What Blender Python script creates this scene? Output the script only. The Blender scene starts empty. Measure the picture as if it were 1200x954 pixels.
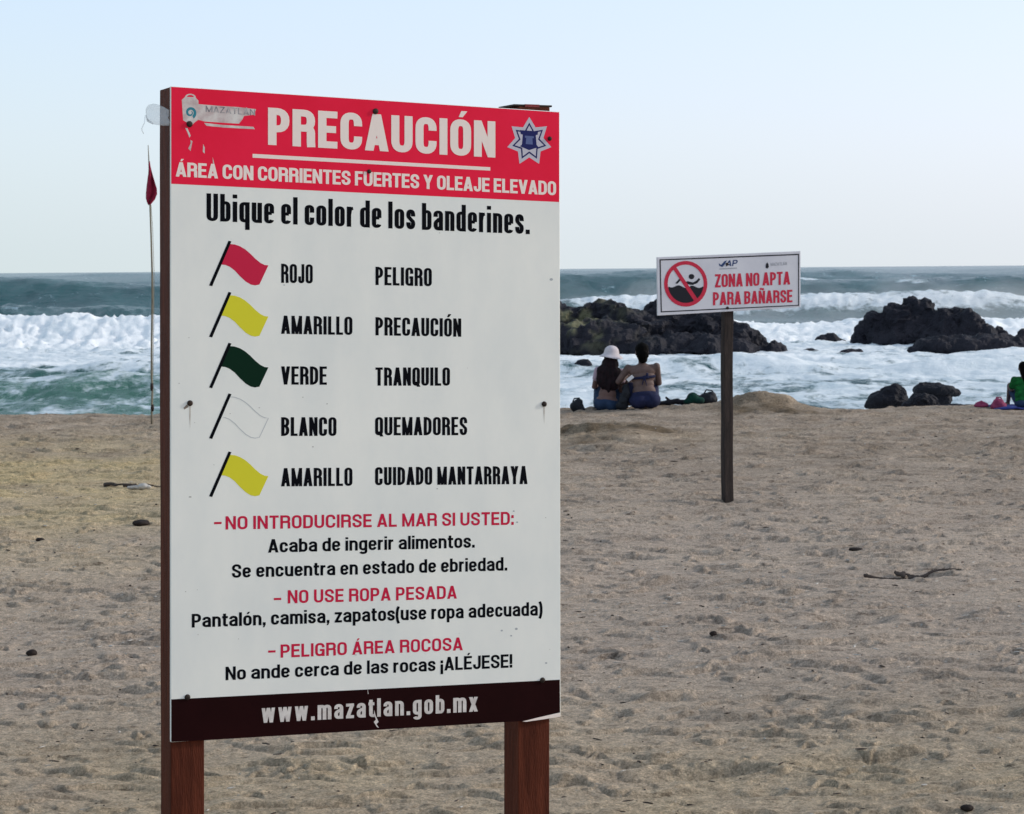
import bpy, bmesh, math, random
import numpy as np
from mathutils import Vector, Matrix

# ------------------------------------------------------------------ scene, camera
S = bpy.context.scene
C = S.collection
F, CX, HY, EYE, ROLL = 2500.0, 600.0, 315.5, 1.75, 0.0075     # focal length and horizon in photo pixels
RT = Vector((math.cos(ROLL), 0, -math.sin(ROLL)))
UP = Vector((math.sin(ROLL), 0, math.cos(ROLL)))
FW = Vector((0, 1, 0))
CAM = Vector((0, 0, EYE))
cd = bpy.data.cameras.new('camera')
cam = bpy.data.objects.new('camera', cd); C.objects.link(cam)
cam.matrix_world = Matrix(((RT.x, UP.x, 0, 0), (0, 0, -1, 0), (RT.z, UP.z, 0, EYE), (0, 0, 0, 1)))
cd.sensor_fit = 'HORIZONTAL'; cd.sensor_width = 36
cd.lens = F / 1200 * 36
cd.shift_y = -(477 - HY) / 1200
cd.clip_start = 0.1; cd.clip_end = 60000
cd.dof.use_dof = True; cd.dof.focus_distance = 6.6; cd.dof.aperture_fstop = 22
S.camera = cam

# ------------------------------------------------------------------ light
SUN_EL, SUN_AZ = math.radians(22), math.radians(80)          # azimuth from +Y clockwise: off to the right
w = bpy.data.worlds.new('World'); S.world = w; w.use_nodes = True
nt = w.node_tree; N = nt.nodes; N.clear(); LK = nt.links.new
sky = N.new('ShaderNodeTexSky'); sky.sky_type = 'NISHITA'; sky.sun_disc = False
sky.sun_elevation = SUN_EL; sky.sun_rotation = SUN_AZ
sky.air_density = 1.0; sky.dust_density = 3.0; sky.ozone_density = 1.5
b1 = N.new('ShaderNodeBackground'); b1.inputs[1].default_value = 0.05
LK(sky.outputs[0], b1.inputs[0])
geo = N.new('ShaderNodeTexCoord'); sx = N.new('ShaderNodeSeparateXYZ'); LK(geo.outputs['Generated'], sx.inputs[0])
rp = N.new('ShaderNodeValToRGB'); LK(sx.outputs[2], rp.inputs[0])
el = rp.color_ramp.elements
el[0].position = 0.0; el[0].color = (0.80, 0.90, 0.93, 1)
el[1].position = 1.0; el[1].color = (0.42, 0.50, 0.60, 1)
for p, c in ((0.06, (0.77, 0.88, 0.98, 1)), (0.13, (0.70, 0.84, 1.02, 1)), (0.35, (0.50, 0.63, 0.78, 1))):
    e = el.new(p); e.color = c
# thin bright veil towards one side of the sea horizon, very gentle and wide
mx = N.new('ShaderNodeMapRange'); mx.inputs[1].default_value = -0.35; mx.inputs[2].default_value = 0.35
LK(sx.outputs[0], mx.inputs[0])
wm = N.new('ShaderNodeMix'); wm.data_type = 'RGBA'; wm.blend_type = 'MULTIPLY'; wm.inputs[0].default_value = 1
r2 = N.new('ShaderNodeValToRGB'); LK(mx.outputs[0], r2.inputs[0])
r2.color_ramp.elements[0].color = (0.95, 0.98, 0.97, 1); r2.color_ramp.elements[1].color = (1.10, 1.04, 1.09, 1)
LK(rp.outputs[0], wm.inputs[6]); LK(r2.outputs[0], wm.inputs[7])
b2 = N.new('ShaderNodeBackground'); b2.inputs[1].default_value = 0.84
LK(wm.outputs[2], b2.inputs[0])
ad = N.new('ShaderNodeAddShader'); LK(b1.outputs[0], ad.inputs[0]); LK(b2.outputs[0], ad.inputs[1])
wo = N.new('ShaderNodeOutputWorld'); LK(ad.outputs[0], wo.inputs[0])
sl = bpy.data.lights.new('sun', 'SUN'); sl.energy = 2.1; sl.angle = math.radians(5); sl.color = (1.0, 0.95, 0.87)
so = bpy.data.objects.new('sun', sl); C.objects.link(so)
sd = Vector((math.sin(SUN_AZ) * math.cos(SUN_EL), math.cos(SUN_AZ) * math.cos(SUN_EL), math.sin(SUN_EL)))
so.rotation_euler = sd.to_track_quat('Z', 'Y').to_euler(); so.location = (0, -5, 20)
S.view_settings.view_transform = 'Standard'; S.view_settings.look = 'None'
S.view_settings.exposure = 0; S.view_settings.gamma = 1
S.render.engine = 'CYCLES'

# ------------------------------------------------------------------ helpers
def P(px, py, d):
    """photo pixel at distance d -> world point"""
    return CAM + RT * ((px - CX) / F * d) + UP * ((HY - py) / F * d) + FW * d
def PZ(px, py, z):
    v = P(px, py, 1.0) - CAM
    return CAM + v * ((z - EYE) / v.z)

def tag(o, label=None, cat=None, group=None, kind=None):
    if label: o['label'] = label
    if cat: o['category'] = cat
    if group: o['group'] = group
    if kind: o['kind'] = kind
    return o
def link(name, me, m=None, parent=None, smooth=False):
    if m is not None and not me.materials: me.materials.append(m)
    o = bpy.data.objects.new(name, me); C.objects.link(o)
    if parent is not None: o.parent = parent
    if smooth: me.polygons.foreach_set('use_smooth', [True] * len(me.polygons))
    return o
def empty(name, loc=(0, 0, 0), mtx=None):
    o = bpy.data.objects.new(name, None); C.objects.link(o); o.empty_display_size = 0.2
    if mtx is not None: o.matrix_world = mtx
    else: o.location = loc
    return o
def pydata(name, vs, fs):
    me = bpy.data.meshes.new(name); me.from_pydata([tuple(v) for v in vs], [], fs); me.update(); return me
def box_vf(x0, x1, y0, y1, z0, z1):
    v = [(x0,y0,z0),(x1,y0,z0),(x1,y1,z0),(x0,y1,z0),(x0,y0,z1),(x1,y0,z1),(x1,y1,z1),(x0,y1,z1)]
    f = [(0,3,2,1),(4,5,6,7),(0,1,5,4),(1,2,6,5),(2,3,7,6),(3,0,4,7)]
    return v, f
def bevel_box(name, x0, x1, y0, y1, z0, z1, bw=0.003, cuts=0, wob=0.0, seed=0):
    me = pydata(name, *box_vf(x0, x1, y0, y1, z0, z1))
    bm = bmesh.new(); bm.from_mesh(me)
    bmesh.ops.bevel(bm, geom=list(bm.edges), offset=bw, segments=2, profile=0.6, affect='EDGES')
    if cuts:
        zs = np.linspace(z0, z1, cuts + 2)[1:-1]
        for z in zs:
            bmesh.ops.bisect_plane(bm, geom=bm.verts[:] + bm.edges[:] + bm.faces[:], plane_co=(0, 0, z), plane_no=(0, 0, 1))
        rnd = random.Random(seed)
        ph = [rnd.uniform(0, 6) for _ in range(4)]
        for v in bm.verts:
            v.co.x += wob * math.sin(v.co.z * 2.1 + ph[0]) + wob * .4 * math.sin(v.co.z * 9 + ph[1])
            v.co.y += wob * math.sin(v.co.z * 1.7 + ph[2]) + wob * .4 * math.sin(v.co.z * 8 + ph[3])
    bm.to_mesh(me); bm.free(); return me
def tube_mesh(name, pts, rad, seg=8, cap=True):
    pts = [Vector(p) for p in pts]; n = len(pts)
    rs = rad if isinstance(rad, (list, tuple)) else [rad] * n
    vs, fs = [], []
    prev = None
    for i, p in enumerate(pts):
        t = (pts[min(i + 1, n - 1)] - pts[max(i - 1, 0)]).normalized()
        a = prev if prev is not None else (Vector((0, 0, 1)) if abs(t.z) < .9 else Vector((1, 0, 0)))
        x = (a - t * a.dot(t)).normalized(); y = t.cross(x); prev = x
        for k in range(seg):
            q = 2 * math.pi * k / seg
            vs.append(p + (x * math.cos(q) + y * math.sin(q)) * rs[i])
    for i in range(n - 1):
        for k in range(seg):
            k2 = (k + 1) % seg
            fs.append((i*seg+k, i*seg+k2, (i+1)*seg+k2, (i+1)*seg+k))
    if cap:
        fs.append(tuple(range(seg))[::-1]); fs.append(tuple((n-1)*seg + k for k in range(seg)))
    return pydata(name, vs, fs)

# ---- noise (numpy perlin)
_r = np.random.RandomState(7); PERM = _r.permutation(1024); PERM = np.concatenate([PERM, PERM])
GA = _r.rand(1024) * 2 * np.pi; G2 = np.stack([np.cos(GA), np.sin(GA)], 1)
G3 = _r.randn(1024, 3); G3 /= np.linalg.norm(G3, axis=1)[:, None]
def perlin2(x, y, seed=0):
    xi = np.floor(x).astype(np.int64); yi = np.floor(y).astype(np.int64)
    fx = x - xi; fy = y - yi
    u = fx*fx*fx*(fx*(fx*6-15)+10); v = fy*fy*fy*(fy*(fy*6-15)+10)
    def g(i, j, ax, ay):
        h = PERM[(PERM[(xi + i + seed*57) & 1023] + yi + j) & 1023]
        return G2[h, 0]*ax + G2[h, 1]*ay
    a = g(0,0,fx,fy); b = g(1,0,fx-1,fy); c = g(0,1,fx,fy-1); d = g(1,1,fx-1,fy-1)
    return (a + u*(b-a))*(1-v) + (c + u*(d-c))*v
def fbm2(x, y, o=4, seed=0, gain=.5):
    r = 0; a = 1.0
    for k in range(o):
        r = r + a*perlin2(x*2**k + 13.7*k, y*2**k - 7.3*k, seed+k); a *= gain
    return r
def perlin3(p, seed=0):
    i = np.floor(p).astype(np.int64); f = p - i; u = f*f*f*(f*(f*6-15)+10); r = 0
    for a in (0,1):
        for b in (0,1):
            for c in (0,1):
                h = PERM[(PERM[(PERM[(i[:,0]+a+seed*31)&1023]+i[:,1]+b)&1023]+i[:,2]+c)&1023]
                g = G3[h]; dd = g[:,0]*(f[:,0]-a)+g[:,1]*(f[:,1]-b)+g[:,2]*(f[:,2]-c)
                r = r + dd*(u[:,0] if a else 1-u[:,0])*(u[:,1] if b else 1-u[:,1])*(u[:,2] if c else 1-u[:,2])
    return r
def sstep(a, b, x):
    t = np.clip((x - a)/(b - a), 0, 1); return t*t*(3-2*t)

# ------------------------------------------------------------------ materials
def mat(name, col, rough=0.6, col2=None, scale=8.0, bump=0.0, bscale=60.0, spec=0.18, coord='Object', stretch=(1,1,1), lo=.35, hi=.65, detail=6, sss=0.0, alpha=None):
    m = bpy.data.materials.new(name); m.use_nodes = True
    n = m.node_tree.nodes; L = m.node_tree.links.new; b = n['Principled BSDF']
    b.inputs['Base Color'].default_value = (*col, 1); b.inputs['Roughness'].default_value = rough
    b.inputs['Specular IOR Level'].default_value = spec
    if alpha is not None: b.inputs['Alpha'].default_value = alpha
    tc = n.new('ShaderNodeTexCoord'); mp = n.new('ShaderNodeMapping'); mp.inputs['Scale'].default_value = stretch
    L(tc.outputs[coord], mp.inputs[0])
    if col2 is not None:
        t = n.new('ShaderNodeTexNoise'); t.inputs['Scale'].default_value = scale; t.inputs['Detail'].default_value = detail
        t.inputs['Roughness'].default_value = .6
        L(mp.outputs[0], t.inputs[0])
        r = n.new('ShaderNodeValToRGB'); r.color_ramp.elements[0].position = lo; r.color_ramp.elements[1].position = hi
        r.color_ramp.elements[0].color = (*col, 1); r.color_ramp.elements[1].color = (*col2, 1)
        L(t.outputs[0], r.inputs[0]); L(r.outputs[0], b.inputs['Base Color'])
    if bump:
        t = n.new('ShaderNodeTexNoise'); t.inputs['Scale'].default_value = bscale; t.inputs['Detail'].default_value = 5
        L(mp.outputs[0], t.inputs[0])
        bn = n.new('ShaderNodeBump'); bn.inputs['Strength'].default_value = bump; bn.inputs['Distance'].default_value = .01
        L(t.outputs[0], bn.inputs['Height']); L(bn.outputs[0], b.inputs['Normal'])
    return m
M = {}
M['wood'] = mat('painted_wood', (.062,.016,.009), .6, (.115,.030,.016), 5, .5, 40, stretch=(9,9,1), spec=.06)
M['wood_side'] = mat('weathered_wood', (.05,.04,.03), .8, (.075,.055,.04), 6, .5, 50, stretch=(8,8,1))
M['post_dark'] = mat('dark_weathered_wood', (.022,.017,.016), .85, (.05,.037,.033), 5, .6, 45, stretch=(8,8,1))
M['board'] = mat('board_white', (.76,.775,.735), .5, (.87,.865,.80), 2.6, .04, 8, lo=.32, hi=.68, stretch=(1.6,1,.8))
M['red'] = mat('print_red', (.80,.010,.045), .45, (.86,.014,.058), 6, spec=.12)
M['redshade'] = mat('print_dark_red', (.16,.01,.02), .4)
M['brown'] = mat('print_brown', (.012,.002,.0025), .55, (.017,.003,.0035), 6, spec=.05)
M['cream'] = mat('print_cream', (.88,.76,.69), .5, spec=.1)
M['offw'] = mat('print_off_white', (.72,.68,.64), .4, (.55,.5,.47), 40)
M['black'] = mat('print_black', (.003,.0035,.006), .55, spec=.04)
M['crimson'] = mat('print_crimson', (.58,.012,.055), .35)
M['yellow'] = mat('print_yellow', (.70,.65,.035), .45, spec=.1)
M['green'] = mat('print_green', (.003,.022,.011), .5, spec=.06)
M['greyl'] = mat('print_grey_line', (.42,.44,.45), .4)
M['silver'] = mat('print_silver', (.52,.50,.56), .4)
M['navy'] = mat('print_navy', (.01,.014,.10), .35)
M['slate'] = mat('print_slate_blue', (.10,.13,.28), .35)
M['teal'] = mat('print_teal', (.03,.22,.28), .4)
M['scuff'] = mat('scuffed_white', (.70,.66,.62), .6, (.5,.38,.37), 30)
M['bolt'] = mat('rusty_steel', (.018,.014,.013), .6, (.05,.03,.02), 90)
M['rust'] = mat('rust_stain', (.25,.20,.16), .7)
M['stgrey'] = mat('print_faded_grey', (.16,.15,.17), .5, (.5,.47,.46), 50)
M['faint'] = mat('print_faint_grey', (.56,.575,.57), .5)
M['tape'] = mat('faded_red_tape', (.26,.05,.05), .7, (.14,.03,.03), 50)
M['drip'] = mat('rust_run', (.46,.40,.34), .7, (.62,.60,.55), 60)
M['dirt'] = mat('dirt_speck', (.34,.32,.29), .8, (.5,.48,.44), 30)
M['sboard'] = mat('small_board_white', (.58,.58,.63), .4, (.66,.66,.70), 5)
M['sred'] = mat('small_sign_red', (.50,.02,.05), .4, (.58,.03,.07), 40)
M['sblack'] = mat('small_sign_black', (.012,.013,.02), .4)
M['sblue'] = mat('small_sign_blue', (.03,.06,.16), .4)
M['sgrey'] = mat('small_sign_grey', (.36,.37,.40), .4)
M['plastic'] = mat('clear_plastic', (.8,.84,.86), .25, alpha=.30)

# ------------------------------------------------------------------ sand
def lattice(rows, half, nin, nout, far):
    """rows of y, columns: dense inside +-half*y, then out to +-far"""
    t = np.linspace(-1, 1, nin); o = np.linspace(0, 1, nout + 1)[1:]**1.8
    Y = np.repeat(rows[:, None], nin + 2*nout, 1)
    wd = half*np.maximum(rows, 4.0)[:, None]
    mid = wd*t[None, :]
    fr = np.maximum(far, wd*2.2)
    R = wd + (fr - wd)*o[None, :]
    X = np.concatenate([-R[:, ::-1], mid, R], 1)
    return X, Y
def grid_mesh(name, X, Y, Z, attrs=None):
    r, c = X.shape
    me = bpy.data.meshes.new(name)
    co = np.stack([X, Y, Z], -1).reshape(-1, 3).astype(np.float32)
    i = np.arange(r*c).reshape(r, c)
    q = np.stack([i[:-1, :-1], i[:-1, 1:], i[1:, 1:], i[1:, :-1]], -1).reshape(-1, 4)
    me.vertices.add(len(co)); me.vertices.foreach_set('co', co.ravel())
    me.loops.add(q.size); me.loops.foreach_set('vertex_index', q.ravel().astype(np.int32))
    me.polygons.add(len(q)); me.polygons.foreach_set('loop_start', np.arange(0, q.size, 4, dtype=np.int32))
    me.polygons.foreach_set('use_smooth', np.ones(len(q), dtype=bool))
    me.update(calc_edges=True)
    for k, v in (attrs or {}).items():
        a = me.attributes.new(k, 'FLOAT', 'POINT'); a.data.foreach_set('value', v.reshape(-1).astype(np.float32))
    return me

def berm(x):      # where the beach tips over towards the water
    return 25.95 + 0.07*x + 0.22*np.sin(x*.9) + .15*np.sin(x*2.3+1)
def sand_base(x, y):
    z = 0.05*fbm2(x*.35, y*.22, 3, 3)
    e = sstep(0, 1, (y - berm(x))/9.0)
    z = z*(1-e) - 1.5*e
    def mound(cx, cy, rx, ry, h):
        return h*np.exp(-((x-cx)/rx)**2 - ((y-cy)/ry)**2)
    z = z + mound(3.0, 25.9, .38, .6, .15) + mound(2.5, 26.0, .7, .5, .07) + mound(3.35, 26.0, .35, .5, .05) + .03*np.exp(-((x-3.0)/.6)**2-((y-25.9)/.6)**2)*fbm2(x*5, y*5, 3, 77)
    z = z + mound(1.15, 21.8, .42, .5, .10) + mound(.65, 21.9, .35, .5, .06) + mound(-4.4, 16.3, .6, .6, .05)
    return z
rows = np.concatenate([np.linspace(-30, 3.6, 12), np.geomspace(4.0, 6.3, 20)[:-1], np.geomspace(6.3, 29, 1060), np.linspace(29.3, 48, 40)])
X, Y = lattice(rows, .285, 610, 22, 70.0)
Z = sand_base(X, Y)
tr = sstep(30, 27, Y)          # relief dies out under the water
lump = fbm2(X*1.3, Y*1.0, 4, 11)
Z += tr*(0.007*lump + 0.0020*fbm2(X*4.2, Y*3.2, 4, 17) + .0014*fbm2(X*17, Y*13, 3, 23))
def scarp(f, lo, wd, h):        # little steps trampled into damp sand
    return h*(sstep(lo, lo+wd, f) - .9*sstep(lo+wd, lo+wd*9, f))
fa = fbm2(X*1.7, Y*2.3, 5, 51, .55); fb = fbm2(X*3.1, Y*3.6, 4, 55, .55); fc = fbm2(X*.8+4, Y*1.1, 5, 59, .6)
for f_, hh_ in ((fa, .0045), (fb, .003), (fc, .005)):
    for lo_ in (-.42, -.12, .16, .40): Z += tr*scarp(f_, lo_, .035, hh_)*(.35+.65*sstep(-.2, .3, fbm2(X*.9+lo_*9, Y*.9, 2, 63)))
rg = 1 - np.abs(fbm2(X*1.1 + .3*Y, Y*2.6, 3, 31))*2.2
Z += tr*0.004*np.clip(rg, 0, 1)**3
rnd = random.Random(3)
def dent(cx, cy, rx, ry, dep, ang):
    i0 = np.searchsorted(rows, cy - 3*max(rx, ry)); i1 = np.searchsorted(rows, cy + 3*max(rx, ry)) + 1
    xs = X[i0:i1]; ys = Y[i0:i1]
    c, s = math.cos(ang), math.sin(ang)
    a = ((xs-cx)*c + (ys-cy)*s)/rx; b = (-(xs-cx)*s + (ys-cy)*c)/ry
    r2_ = a*a + b*b
    Z[i0:i1] += -dep*np.exp(-r2_**1.5) + dep*.22*np.exp(-((np.sqrt(r2_)-1.55)/.45)**2)
for k in range(320):
    y = 6.0 + 21*rnd.random()**1.25
    x = rnd.uniform(-.29, .29)*y
    big = rnd.random()
    if big < .45: dent(x, y, rnd.uniform(.10,.17), rnd.uniform(.05,.09), rnd.uniform(.006,.022), rnd.uniform(-.7, 3.8))
    elif big < .93: dent(x, y, rnd.uniform(.04,.12), rnd.uniform(.03,.07), rnd.uniform(.004,.014), rnd.uniform(0, 3.1))
    else: dent(x, y, rnd.uniform(.16,.30), rnd.uniform(.12,.2), rnd.uniform(.008,.018), rnd.uniform(-.4, .4))
def lip(cx, cy, wd, h, face, tail, bow, tilt):
    """a trampled ridge: hollow, short steep face towards the road side, long gentle back"""
    i0 = np.searchsorted(rows, cy - 6*face - .05); i1 = np.searchsorted(rows, cy + 4*tail + .05) + 1
    im = min((i0+i1)//2, len(rows)-1); j0 = np.searchsorted(X[im], cx - 2.2*wd); j1 = np.searchsorted(X[im], cx + 2.2*wd) + 1
    xs = X[i0:i1, j0:j1]; ys = Y[i0:i1, j0:j1]
    if xs.size == 0: return
    q = (xs - cx)/wd; s_ = ys - cy - bow*q*q - tilt*(xs - cx) - .02*np.sin(xs*31 + cx*7)*wd
    a = np.exp(-q**4)
    Z[i0:i1, j0:j1] += h*a*(sstep(-face, face, s_)*np.exp(-np.clip(s_, 0, None)/tail) - .75*np.exp(-((s_ + 1.8*face)/(1.3*face))**2))
for k in range(7500):
    y = 6.3 + 20.5*rnd.random()**.85; x = rnd.uniform(-.29, .29)*y
    face = max(.006 + .006*rnd.random(), .0015*y*.6)
    lip(x, y, (.022 + .15*rnd.random()**2.2)*(1 + .02*y), (.003 + .015*rnd.random()**1.8)*(.72 + y*.055), face, rnd.uniform(.025, .09), rnd.uniform(-.05, .06), rnd.uniform(-.35, .35))
for (px, py, w0, h0, tl) in ((725, 503, .34, .085, .35), (690, 510, .26, .06, .3), (762, 507, .24, .05, .25), (705, 521, .30, .04, .3), (742, 516, .16, .04, .2), (893, 466, .20, .05, .2), (872, 474, .25, .04, .25), (925, 473, .22, .035, .2)):
    p = PZ(px, py + 6, 0); lip(p.x, min(p.y, 25.7), w0, h0, .06, tl, .05, rnd.uniform(-.2, .2))
for (px, py, rx, ry, dp) in ((998, 731, .16, .15, .05), (720, 833, .06, .06, .03), (1050, 681, .2, .09, .04), (1010, 895, .2, .12, .03), (790, 905, .25, .08, .03), (840, 900, .16, .06, .03)):
    p = PZ(px, py, 0); dent(p.x, p.y, rx, ry, dp, 0)
pq = P(852, 588, 16.0); dent(pq.x, pq.y - .03, .13, .12, .035, 0)
warm = np.exp(-((X+4.3)/2.3)**2 - ((Y-17.5)/5.0)**2) + .25*np.exp(-((X-1.0)/1.1)**2 - ((Y-22.0)/1.1)**2) + .25*np.exp(-((X-3.0)/.7)**2 - ((Y-26.6)/1.2)**2) + .35*sstep(9.5, 7, Y)  # left patch: sunlit warmth put into the colour; other terms are yellower sand
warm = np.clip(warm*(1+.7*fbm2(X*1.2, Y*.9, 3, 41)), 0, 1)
gravel = np.exp(-((Y - 10.8 - .15*X)/1.7)**2)
damp_shade = .42*sstep(12.5, 21, Y + 1.2*fbm2(X*.7, Y*.6, 3, 91))*(1 - .55*np.clip(warm, 0, 1))
damp_shade = damp_shade + .62*np.exp(-((X-1.15)/.62)**2 - ((Y-22.2)/.9)**2) + .30*np.exp(-((X-.5)/.5)**2 - ((Y-21.6)/.7)**2) + .62*np.exp(-((X-3.05)/.55)**2 - ((Y-25.7)/.7)**2)  # last spot paints the mound's shaded near side; others are damp brown sand
damp_shade = np.clip(damp_shade*(1 + .9*fbm2(X*2.2, Y*1.8, 4, 95)), 0, 1)
me = grid_mesh('sand', X, Y, Z, {'damp_shade': damp_shade, 'warm': warm, 'gravel': gravel})
def sand_z(x, y):
    """height of the finished sand at a point"""
    i = int(np.clip(np.searchsorted(rows, y), 1, len(rows)-1)); j = int(np.argmin(np.abs(X[i]-x)))
    return float(Z[i, j])

def sand_material():
    m = bpy.data.materials.new('sand'); m.use_nodes = True
    n = m.node_tree.nodes; L = m.node_tree.links.new; b = n['Principled BSDF']
    tc = n.new('ShaderNodeTexCoord')
    def noise(sc, det=5, rough=.6, st=None):
        t = n.new('ShaderNodeTexNoise'); t.inputs['Scale'].default_value = sc; t.inputs['Detail'].default_value = det; t.inputs['Roughness'].default_value = rough
        if st:
            mp = n.new('ShaderNodeMapping'); mp.inputs['Scale'].default_value = st; L(tc.outputs['Object'], mp.inputs[0]); L(mp.outputs[0], t.inputs[0])
        else: L(tc.outputs['Object'], t.inputs[0])
        return t
    def ramp(src, stops):
        r = n.new('ShaderNodeValToRGB'); e = r.color_ramp.elements
        e[0].position, e[0].color = stops[0][0], (*stops[0][1], 1); e[1].position, e[1].color = stops[-1][0], (*stops[-1][1], 1)
        for p_, c_ in stops[1:-1]:
            q = e.new(p_); q.color = (*c_, 1)
        L(src, r.inputs[0]); return r
    def mix(fac, a, bb, mode='MIX'):
        x = n.new('ShaderNodeMix'); x.data_type = 'RGBA'; x.blend_type = mode
        if isinstance(fac, float): x.inputs[0].default_value = fac
        else: L(fac, x.inputs[0])
        L(a, x.inputs[6])
        if isinstance(bb, tuple): x.inputs[7].default_value = (*bb, 1)
        else: L(bb, x.inputs[7])
        return x.outputs[2]
    big = ramp(noise(.9, 4).outputs[0], [(.3, (.435,.352,.283)), (.5, (.500,.405,.323)), (.72, (.555,.450,.352))])
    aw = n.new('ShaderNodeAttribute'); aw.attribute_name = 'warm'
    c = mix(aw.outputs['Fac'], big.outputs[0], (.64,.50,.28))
    adm = n.new('ShaderNodeAttribute'); adm.attribute_name = 'damp_shade'
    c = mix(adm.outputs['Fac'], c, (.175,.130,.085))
    fine = ramp(noise(38, 6, .75).outputs[0], [(.25, (.50,.49,.48)), (.5, (1.02,1.02,1.02)), (.75, (1.5,1.5,1.48))])
    c = mix(1.0, c, fine.outputs[0], 'MULTIPLY')
    shade_streak = ramp(noise(5.5, 6, .72, (1, 2.3, 1)).outputs[0], [(.32, (.42,.40,.38)), (.385, (1,1,1)), (.7, (1.12,1.11,1.10))])  # thin dark streaks painted in for shaded hollows of the trampled sand
    c = mix(1.0, c, shade_streak.outputs[0], 'MULTIPLY')
    mott = ramp(noise(14, 5, .7).outputs[0], [(.30, (.70,.685,.67)), (.5, (1,1,1)), (.72, (1.18,1.18,1.17))])
    c = mix(1.0, c, mott.outputs[0], 'MULTIPLY')
    grain = ramp(noise(115, 3, .7).outputs[0], [(.30, (.62,.61,.60)), (.5, (1.02,1.02,1.02)), (.72, (1.45,1.45,1.44))])
    c = mix(1.0, c, grain.outputs[0], 'MULTIPLY')
    # pale shell grit, mostly in one belt
    v = n.new('ShaderNodeTexVoronoi'); v.inputs['Scale'].default_value = 34; L(tc.outputs['Object'], v.inputs[0])
    vr = ramp(v.outputs['Distance'], [(0, (1,1,1)), (.17, (1,1,1)), (.24, (0,0,0))])
    sel = n.new('ShaderNodeMath'); sel.operation = 'GREATER_THAN'; sel.inputs[1].default_value = .80
    L(v.outputs['Color'], sel.inputs[0])
    ag = n.new('ShaderNodeAttribute'); ag.attribute_name = 'gravel'
    mm = n.new('ShaderNodeMath'); mm.operation = 'MULTIPLY'; L(sel.outputs[0], mm.inputs[0]); L(vr.outputs[0], mm.inputs[1])
    m2 = n.new('ShaderNodeMath'); m2.operation = 'MULTIPLY'; L(mm.outputs[0], m2.inputs[0])
    m3 = n.new('ShaderNodeMath'); m3.operation = 'MULTIPLY_ADD'; m3.inputs[1].default_value = .8; m3.inputs[2].default_value = .25; L(ag.outputs['Fac'], m3.inputs[0])
    L(m3.outputs[0], m2.inputs[1])
    c = mix(m2.outputs[0], c, (.62,.58,.52))
    L(c, b.inputs['Base Color']); b.inputs['Roughness'].default_value = .92; b.inputs['Specular IOR Level'].default_value = .2
    t = noise(30, 8, .8); bn = n.new('ShaderNodeBump'); bn.inputs['Strength'].default_value = 1.0; bn.inputs['Distance'].default_value = .035
    L(t.outputs[0], bn.inputs['Height']); L(bn.outputs[0], b.inputs['Normal'])
    return m
M['sand'] = sand_material()
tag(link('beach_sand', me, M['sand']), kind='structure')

# ------------------------------------------------------------------ sea
SEA = -0.8
rows = np.concatenate([np.linspace(28.5, 35, 14)[:-1], np.geomspace(35, 100, 330), np.geomspace(100.4, 320, 210), np.geomspace(326, 40000, 90)])
X2, Y2 = lattice(rows, .30, 620, 24, 150.0)
lat = X2/Y2*F                       # only used to thin out detail far from the middle is avoided; kept for wave heights
def crest(x, y, c, h, front, back):
    s = y - c
    return h*np.where(s < 0, np.exp(-(s/front)**2), np.exp(-(s/back)**2))
n1 = lambda k, sc: fbm2(X2/sc, Y2/(sc*3), 3, k)
zs = np.zeros_like(X2)
cA = 150 + .12*X2 + 7*n1(61, 30); hA = 2.0*(1 + .55*n1(62, 34))
zs += crest(X2, Y2, cA, hA, 6.5, 16)
cA2 = 196 - .1*X2 + 9*n1(63, 40); zs += crest(X2, Y2, cA2, 1.35*(1+.8*n1(64, 30)), 12, 20)
for k, (c0, h0) in enumerate(((262, 1.3), (345, 1.5), (470, 1.5), (660, 1.7), (930, 1.6))):
    zs += crest(X2, Y2, c0 + .15*X2 + 20*n1(70+k, 90), h0*(1+1.0*n1(80+k, 60)), c0*.05, c0*.08)
cD = 112 - .05*X2 + 4*n1(90, 18); hD = .95*np.clip(.75 + 1.6*n1(91, 16), .25, 1.6); zs += crest(X2, Y2, cD, hD, 4, 8)
cB = 76.5 + .02*X2 + 2.2*n1(92, 12); hB = (1.0 - .42*sstep(0, 6, X2))*np.clip(.92 + .75*n1(93, 7), .4, 1.35)
bB = crest(X2, Y2, cB, hB, 2.6, 5.5); zs += bB
cE = 56.5 + .1*X2 + 1.5*n1(94, 9); bE = crest(X2, Y2, cE, .13*np.clip(1+1.2*n1(95, 6), .2, 2), .9, 2.6); zs += bE
left = sstep(1.5, -4.0, X2)
cC = 44.5 + .1*X2 + 1.3*n1(96, 6); bC = crest(X2, Y2, cC, .40*left*np.clip(1+.7*n1(97, 5), .3, 1.6), 2.2, 3.5); zs += bC
cG = 51.5 + 1.6*n1(98, 7); bG = crest(X2, Y2, cG, .22*np.clip(1+1.2*n1(99, 5), .1, 2), .9, 2.2); zs += bG
near = sstep(400, 90, Y2)
chop = fbm2(X2*.55, Y2*.9, 4, 101)
zs += .10*chop*(.5 + .5*near) + near*.035*fbm2(X2*2.2, Y2*3.0, 3, 105)
zs += sstep(90, 160, Y2)*.35*fbm2(X2/11, Y2/9, 4, 108)
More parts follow.
